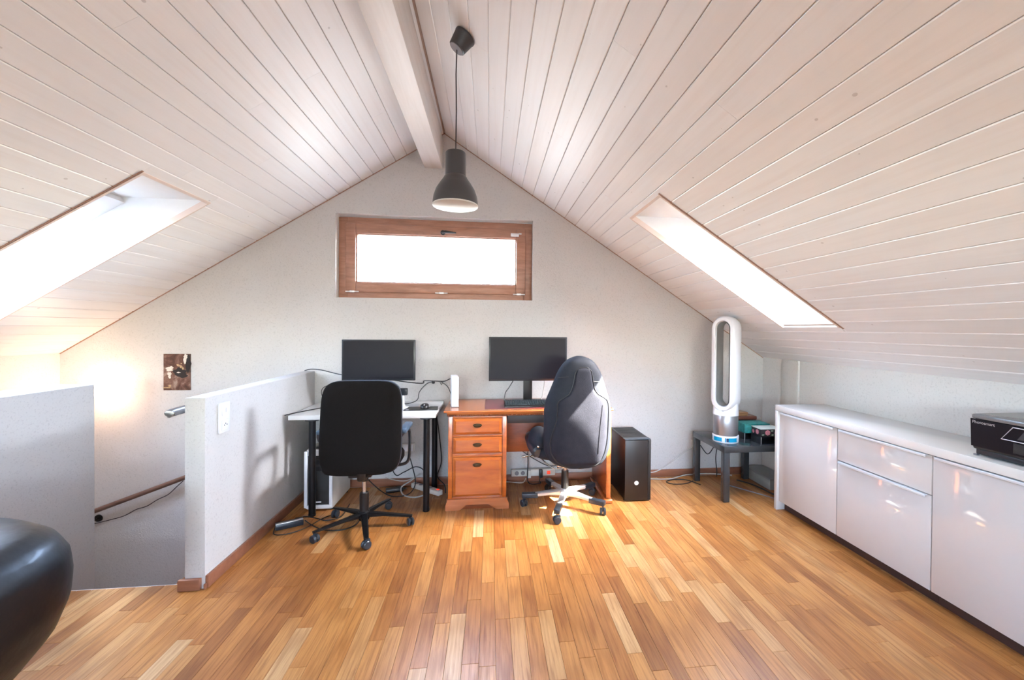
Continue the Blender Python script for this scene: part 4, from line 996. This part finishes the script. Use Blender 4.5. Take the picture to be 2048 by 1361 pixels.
# handrails
hr = thing('handrail', 'dark wooden handrail on brackets descending along the gable wall', 'handrail', (-2.55, GY - .002, 0))
def RL(x): return .147 + (x + 2.50) * .375
obj('rail', tube(NB(), [(-3.40 + 2.55, -.062, RL(-3.40)), (-1.95 + 2.55, -.062, RL(-1.95))], .019, 14), M_rail, hr)
for x in (-3.17, -2.2):
    b = NB(); z = RL(x); tube(b, spline([(x + 2.55, -.002, z - .075), (x + 2.55, -.045, z - .075), (x + 2.55, -.062, z - .05), (x + 2.55, -.062, z - .018)], 4), .007, 8)
    lathe(b, [(0, 0), (.03, 0), (.028, .008), (0, .01)], c=(x + 2.55, 0, z - .075), n=20, M=Matrix.Rotation(math.pi / 2, 4, 'X')); obj('bracket', b, M_blackm, hr)
hr2 = thing('handrail', 'grey steel handrail end behind the right half wall', 'handrail', (-1.602, 2.5, .94))
obj('rail', tube(NB(), spline([(-.072, -.05, -.006), (-.075, .0, .0), (-.075, .5, .0), (-.075, 1.2, 0)], 4), .022, 14), M_steel, hr2)
obj('bracket', tube(NB(), [(0, .1, -.05), (-.05, .1, -.05), (-.075, .1, -.02)], .008, 8), M_chrome, hr2); obj('bracket', tube(NB(), [(0, 1.0, -.05), (-.05, 1.0, -.05), (-.075, 1.0, -.02)], .008, 8), M_chrome, hr2)

# switch and socket plate on the half wall
sw = thing('switch_plate', 'white switch above a socket on the right half wall', 'switch', (-1.499, 2.59, .885))
obj('plate', bx(0, .010, -.048, .048, -.085, .085, bev=.003), M_fanw, sw); obj('rocker', bx(.0102, .016, -.030, .030, .012, .070, bev=.003), M_fanw, sw)
obj('socket_face', bx(.0102, .014, -.030, .030, -.072, -.012, bev=.003), M_fanw, sw)
hb_ = NB(); 
for dy_, dz in ((-.012, -.042), (.012, -.042), (0, -.034)): lathe(hb_, [(0, 0), (.0035, 0), (.0035, .0006), (0, .0006)], c=(.0142, dy_, dz), n=10, M=Matrix.Rotation(math.pi / 2, 4, 'Y'))
obj('socket_holes', hb_, M_pipe, sw); obj('rocker_slot', bx(.0162, .0166, -.003, .0, .03, .055), M_grey, sw)
# socket with plugs behind the side table
sk = thing('wall_socket', 'white wall socket with plugs behind the grey side table', 'socket', (1.975, GY - .001, .30))
obj('plate', bx(-.045, .045, -.010, 0, -.045, .045, bev=.003), M_plug, sk); obj('plug', bx(-.018, .02, -.055, -.0105, -.02, .02, bev=.006), M_blackp, sk); obj('plug', bx(.024, .044, -.04, -.0105, -.018, .018, bev=.004), M_plug, sk)

# ------------------------------------------------------------------ armchair
ac = thing('armchair', 'rounded black leather armchair at the bottom left edge', 'armchair', (-1.97, 1.493, 0))
apr = [(.707 * a, b) for a, b in ((0, .42), (.15, .577), (.3, .733), (.45, .87), (.6, .936), (.72, .947), (.82, .935), (.9, .88), (.96, .77), (.99, .58), (1.0, .15))]
def ar_rad(z):
    zz = [p[0] for p in apr]; i = max(1, min(len(zz) - 1, bisect.bisect(zz, z))); a, b = apr[i - 1], apr[i]; t = max(0, min(1, (z - a[0]) / (b[0] - a[0]))); return a[1] + (b[1] - a[1]) * t
def acp(a, z, k=1.0):
    ca, sa = math.cos(a), math.sin(a); r = ar_rad(z) * k; n = 2.5
    bul = 1 + .015 * math.sin(3 * a) 
    return Vector((math.copysign(abs(ca) ** (2 / n), ca) * .55 * r * bul, math.copysign(abs(sa) ** (2 / n), sa) * .42 * r, z))
b = NB(); rings = []
zsl = [.001 + .7055 * (0.5 - 0.5 * math.cos(math.pi * k / 40)) for k in range(41)]
for z in zsl: rings.append([b.verts.new(acp(2 * math.pi * i / 72, z)) for i in range(72)])
for A, B in zip(rings, rings[1:]):
    for i in range(72): b.faces.new((A[i], A[(i + 1) % 72], B[(i + 1) % 72], B[i]))
b.faces.new(rings[0][::-1]); b.faces.new(rings[-1]); obj('body', b, M_leather, ac, angle=80)
for pts in ([(-1.05, .685), (-.85, .66), (-.55, .655), (-.2, .665), (.1, .685)], [(-1.45, .50), (-1.1, .47), (-.85, .43), (-.68, .35), (-.66, .24), (-.70, .12), (-.75, .04)], [(-.90, .655), (-.88, .58), (-.88, .50), (-.86, .435)], [(-.35, .65), (-.30, .5), (-.30, .35), (-.34, .2)]):
    p3 = spline([acp(a, z, 1.0) for a, z in pts], 6); obj('seam', tube(NB(), p3, .0035, 8), M_pipe, ac)

# ------------------------------------------------------------------ power strips, adapters, cables
def cable(lab, pts, r=.0035, m=None, k=6, cat='cable', name='cable'):
    o = obj(name, tube(NB(), spline(pts, k), r, 7), m or M_cable); return tag(o, lab, cat)
ps1 = thing('power_strip', 'white power strip with lit red switch beside the wooden desk pedestal', 'power strip', (-.53, 3.70, 0), math.radians(-40))
obj('body', bx(-.17, .17, -.025, .025, .001, .042, bev=.006), M_plug, ps1); obj('rocker_switch', bx(.125, .15, -.010, .010, .0425, .048, bev=.002), M_red, ps1)
for k in range(4): obj('outlet', lathe(NB(), [(0, 0), (.017, 0), (.017, .002), (.014, .0005), (0, .0005)], c=(-.13 + .06 * k, 0, .042), n=18), M_grey, ps1)
ps2 = thing('power_strip', 'grey power strip with lit red switch on the wall under the wooden desk', 'power strip', (.40, GY - .016, .095), 0)
obj('body', bx(-.20, .20, -.045, 0, -.03, .03, bev=.006), M_plug, ps2); obj('rocker_switch', bx(.125, .155, -.052, -.0455, -.015, .015, bev=.003), M_red, ps2)
for k in range(3): obj('outlet', lathe(NB(), [(0, 0), (.019, 0), (.019, .002), (.015, .0005), (0, .0005)], c=(-.15 + .055 * k, -.045, 0), n=18, M=Matrix.Rotation(math.pi / 2, 4, 'X')), M_grey, ps2)
for k, (w_1, mm) in enumerate(((.018, M_plug), (.016, M_blackp))): obj('plug', bx(-.06 + .11 * k, -.06 + w_1 * 2 + .11 * k, -.085, -.0475, -.035, .035, bev=.005), mm, ps2)
ad = thing('power_adapter', 'silver edged power adapter on the floor against the half wall', 'adapter', (-1.385, 3.135, 0), math.radians(28))
obj('brick_body', bx(-.085, .085, -.03, .03, .001, .040, bev=.006), M_vinyl, ad); obj('top_edge', bx(-.083, .083, -.028, .0, .0405, .045, bev=.002), M_silver, ad)
F = .0045
cable('black cable lying across the floor from the silver adapter', [(-1.30, 3.18, .02), (-1.22, 3.12, F), (-1.12, 3.05, F), (-1.0, 3.04, F), (-.93, 3.12, F), (-.95, 3.25, F), (-1.05, 3.33, F), (-1.12, 3.38, F)], .004)
cable('black cable looped near the left caster of the office chair', [(-1.46, 3.10, .02), (-1.43, 3.02, F), (-1.34, 3.02, F), (-1.26, 3.10, F), (-1.20, 3.24, F), (-1.16, 3.30, F), (-1.14, 3.42, F)], .0035)
cable('black cable draped beneath the white framed tower', [(-1.40, 3.26, F), (-1.33, 3.28, F), (-1.24, 3.24, F), (-1.16, 3.20, F), (-1.08, 3.26, F), (-1.09, 3.48, F)], .0035)
cable('black cable hanging in a loop below the white table', [(-.88, 3.80, .60), (-.87, 3.79, .30), (-.80, 3.74, .14), (-.72, 3.70, .17), (-.62, 3.68, .22), (-.55, 3.69, .18), (-.52, 3.70, .07)], .0045)
cable('dark cable loop dropping behind the office chair column', [(-1.09, 3.80, .14), (-.98, 3.74, .06), (-.88, 3.66, .02), (-.78, 3.60, F), (-.66, 3.60, .02), (-.62, 3.68, .08), (-.66, 3.76, .20), (-.70, 3.80, .30)], .0045)
cable('pale grey cable looping onto the floor beside the white power strip', [(-.60, 3.80, .12), (-.68, 3.76, .07), (-.74, 3.70, .04), (-.70, 3.60, .012), (-.60, 3.56, F + .002), (-.52, 3.60, .015), (-.50, 3.64, .045)], .0055, M_cableg)
cable('grey flat cable crossing toward the white power strip', [(-.90, 3.82, .09), (-.80, 3.78, .075), (-.70, 3.74, .085), (-.58, 3.78, .12), (-.50, 3.80, .09)], .004, M_cableg)
cable('black cable tangle beside the pedestal of the wooden desk', [(-.36, 3.60, .02), (-.38, 3.70, .05), (-.45, 3.78, .10), (-.42, 3.82, .22), (-.44, 3.82, .45), (-.47, 3.835, .66)], .0045)
adb = thing('power_adapter', 'black power adapter on the floor under the white table', 'adapter', (-.80, 3.72, 0), math.radians(15)); obj('brick_body', bx(-.07, .07, -.03, .03, .001, .032, bev=.006), M_blackp, adb); obj('cable_collar', tube(NB(), [(.07, 0, .016), (.10, 0, .014)], [.008, .005], 8), M_blackp, adb)
jb = thing('junction_box', 'small white connector box hanging under the white table', 'connector box', (-.70, 3.80, .355), math.radians(0)); obj('body', bx(-.05, .05, -.02, .02, -.035, .035, bev=.005), M_plug, jb); obj('cover', bx(-.042, .042, -.024, -.0203, -.028, .028, bev=.002), M_fanw, jb)
cable('black cable rising from the power strip under the wooden desk', [(.47, 3.79, .095), (.455, 3.78, .03), (.46, 3.76, .012), (.35, 3.74, .03), (.345, 3.75, .2), (.345, 3.78, .36), (.34, 3.80, .60)], .0045)
cable('black cable drooping across the kneehole of the wooden desk', [(.15, 3.80, .36), (.28, 3.78, .31), (.42, 3.77, .22), (.56, 3.77, .16), (.74, 3.78, .20), (.92, 3.80, .33)], .004)
cable('grey cable on the floor below the plugs of the wooden desk', [(.15, 3.78, .03), (.22, 3.74, .035), (.30, 3.74, .03), (.33, 3.77, .06)], .004, M_cableg)
cable('black cable along the wall from the monitor to the white router', [(-1.18, 3.66, 1.02), (-.62, 3.70, .93), (-.56, 3.74, .945), (-.48, 3.80, .935), (-.40, 3.82, .93), (-.34, 3.70, .965), (-.31, 3.56, .975)], .0045)
cable('dark cable arching down behind the mouse pad', [(-.50, 3.78, .93), (-.545, 3.76, .915), (-.60, 3.74, .85), (-.615, 3.72, .785), (-.68, 3.70, .758), (-.78, 3.66, .758)], .0035)
cable('thin dark cable from the wall cable to the router foot', [(-.42, 3.80, .925), (-.36, 3.70, .90), (-.325, 3.62, .85), (-.315, 3.60, .80), (-.30, 3.585, .79)], .003)
kn = thing('cable_clip', 'dark cable clip hanging on the wall cable beside the router', 'cable clip', (-.49, 3.79, .925)); obj('clip', lathe(NB(), [(0, -.014), (.012, -.010), (.014, 0), (.012, .010), (0, .014)], n=14), M_blackp, kn); obj('tail', tube(NB(), [(.055, .01, .0), (.068, .01, -.025), (.08, .01, 0)], .003, 6), M_cable, kn)
cable('black cable leading from the half wall top to the smaller monitor', [(-1.56, 3.80, 1.03), (-1.50, 3.78, 1.045), (-1.40, 3.74, 1.04), (-1.28, 3.68, 1.02), (-1.17, 3.65, 1.00)], .004)
cable('black cable pair lying diagonally over the left corner of the white table', [(-1.478, 3.27, .757), (-1.44, 3.36, .757), (-1.36, 3.50, .757), (-1.24, 3.66, .758), (-1.16, 3.72, .765)], .004)
cable('thin grey wire loop at the far corner of the white table', [(-1.30, 3.78, .757), (-1.40, 3.78, .80), (-1.42, 3.80, .87), (-1.36, 3.81, .905), (-1.28, 3.80, .88), (-1.22, 3.78, .80)], .003, M_cord)
cable('black monitor cable running down onto the wooden desk', [(.22, 3.63, .99), (.20, 3.64, .95), (.165, 3.60, .90), (.135, 3.58, .86), (.125, 3.56, .80), (.13, 3.53, .776)], .004)
cable('pale cable hanging behind the larger monitor', [(.47, 3.64, .99), (.475, 3.66, .92), (.46, 3.64, .84), (.44, 3.60, .775)], .0035, M_cableg)
cable('pale grey cable from the black tower to the wall socket', [(1.32, 3.82, .09), (1.40, 3.81, .075), (1.55, 3.81, .06), (1.70, 3.81, .14), (1.85, 3.815, .24), (1.96, 3.81, .30)], .005, M_cableg)
cable('pale grey cable along the baseboard behind the side table', [(1.32, 3.80, .02), (1.50, 3.78, .008), (1.68, 3.76, .008), (1.86, 3.79, .03), (2.10, 3.80, .03), (2.30, 3.76, .02)], .005, M_cableg)
cable('black cable loop on the floor at the side table leg', [(1.88, 3.70, F), (1.78, 3.64, F), (1.66, 3.64, F), (1.62, 3.70, F), (1.70, 3.745, F), (1.82, 3.72, F + .004), (1.90, 3.60, F)], .0045)
cable('black cable hanging down under the side table', [(1.99, 3.78, .31), (2.02, 3.70, .25), (2.06, 3.66, .33), (2.08, 3.64, .36), (2.055, 3.62, .24), (2.09, 3.66, .10), (2.12, 3.72, .03)], .0045)
cable('brown cable stretched over the floor from the side table to the sideboard', [(2.12, 3.60, F), (2.22, 3.46, F), (2.30, 3.34, F), (2.40, 3.20, F), (2.52, 3.12, F)], .005, M_grey)
cable('dark cable running beside the grey storage box', [(2.30, 3.68, F), (2.36, 3.56, .01), (2.40, 3.44, F), (2.42, 3.32, F), (2.50, 3.20, F)], .006)
wv = [(-3.20, -.062 - .0, RL(-3.2) - .062)]
pts = [(-3.17, GY - .055, RL(-3.17) - .10), (-3.08, GY - .05, RL(-3.08) - .115), (-2.95, GY - .05, RL(-2.95) - .13), (-2.86, GY - .05, RL(-2.86) - .115), (-2.78, GY - .05, RL(-2.78) - .12), (-2.70, GY - .05, RL(-2.70) - .10), (-2.62, GY - .05, RL(-2.62) - .09), (-2.55, GY - .055, RL(-2.55) - .05), (-2.50, GY - .062, RL(-2.50) - .022)]
cable('thin dark cord drooping under the wooden stair handrail', pts, .0035, M_cord, name='cord', cat='cord')
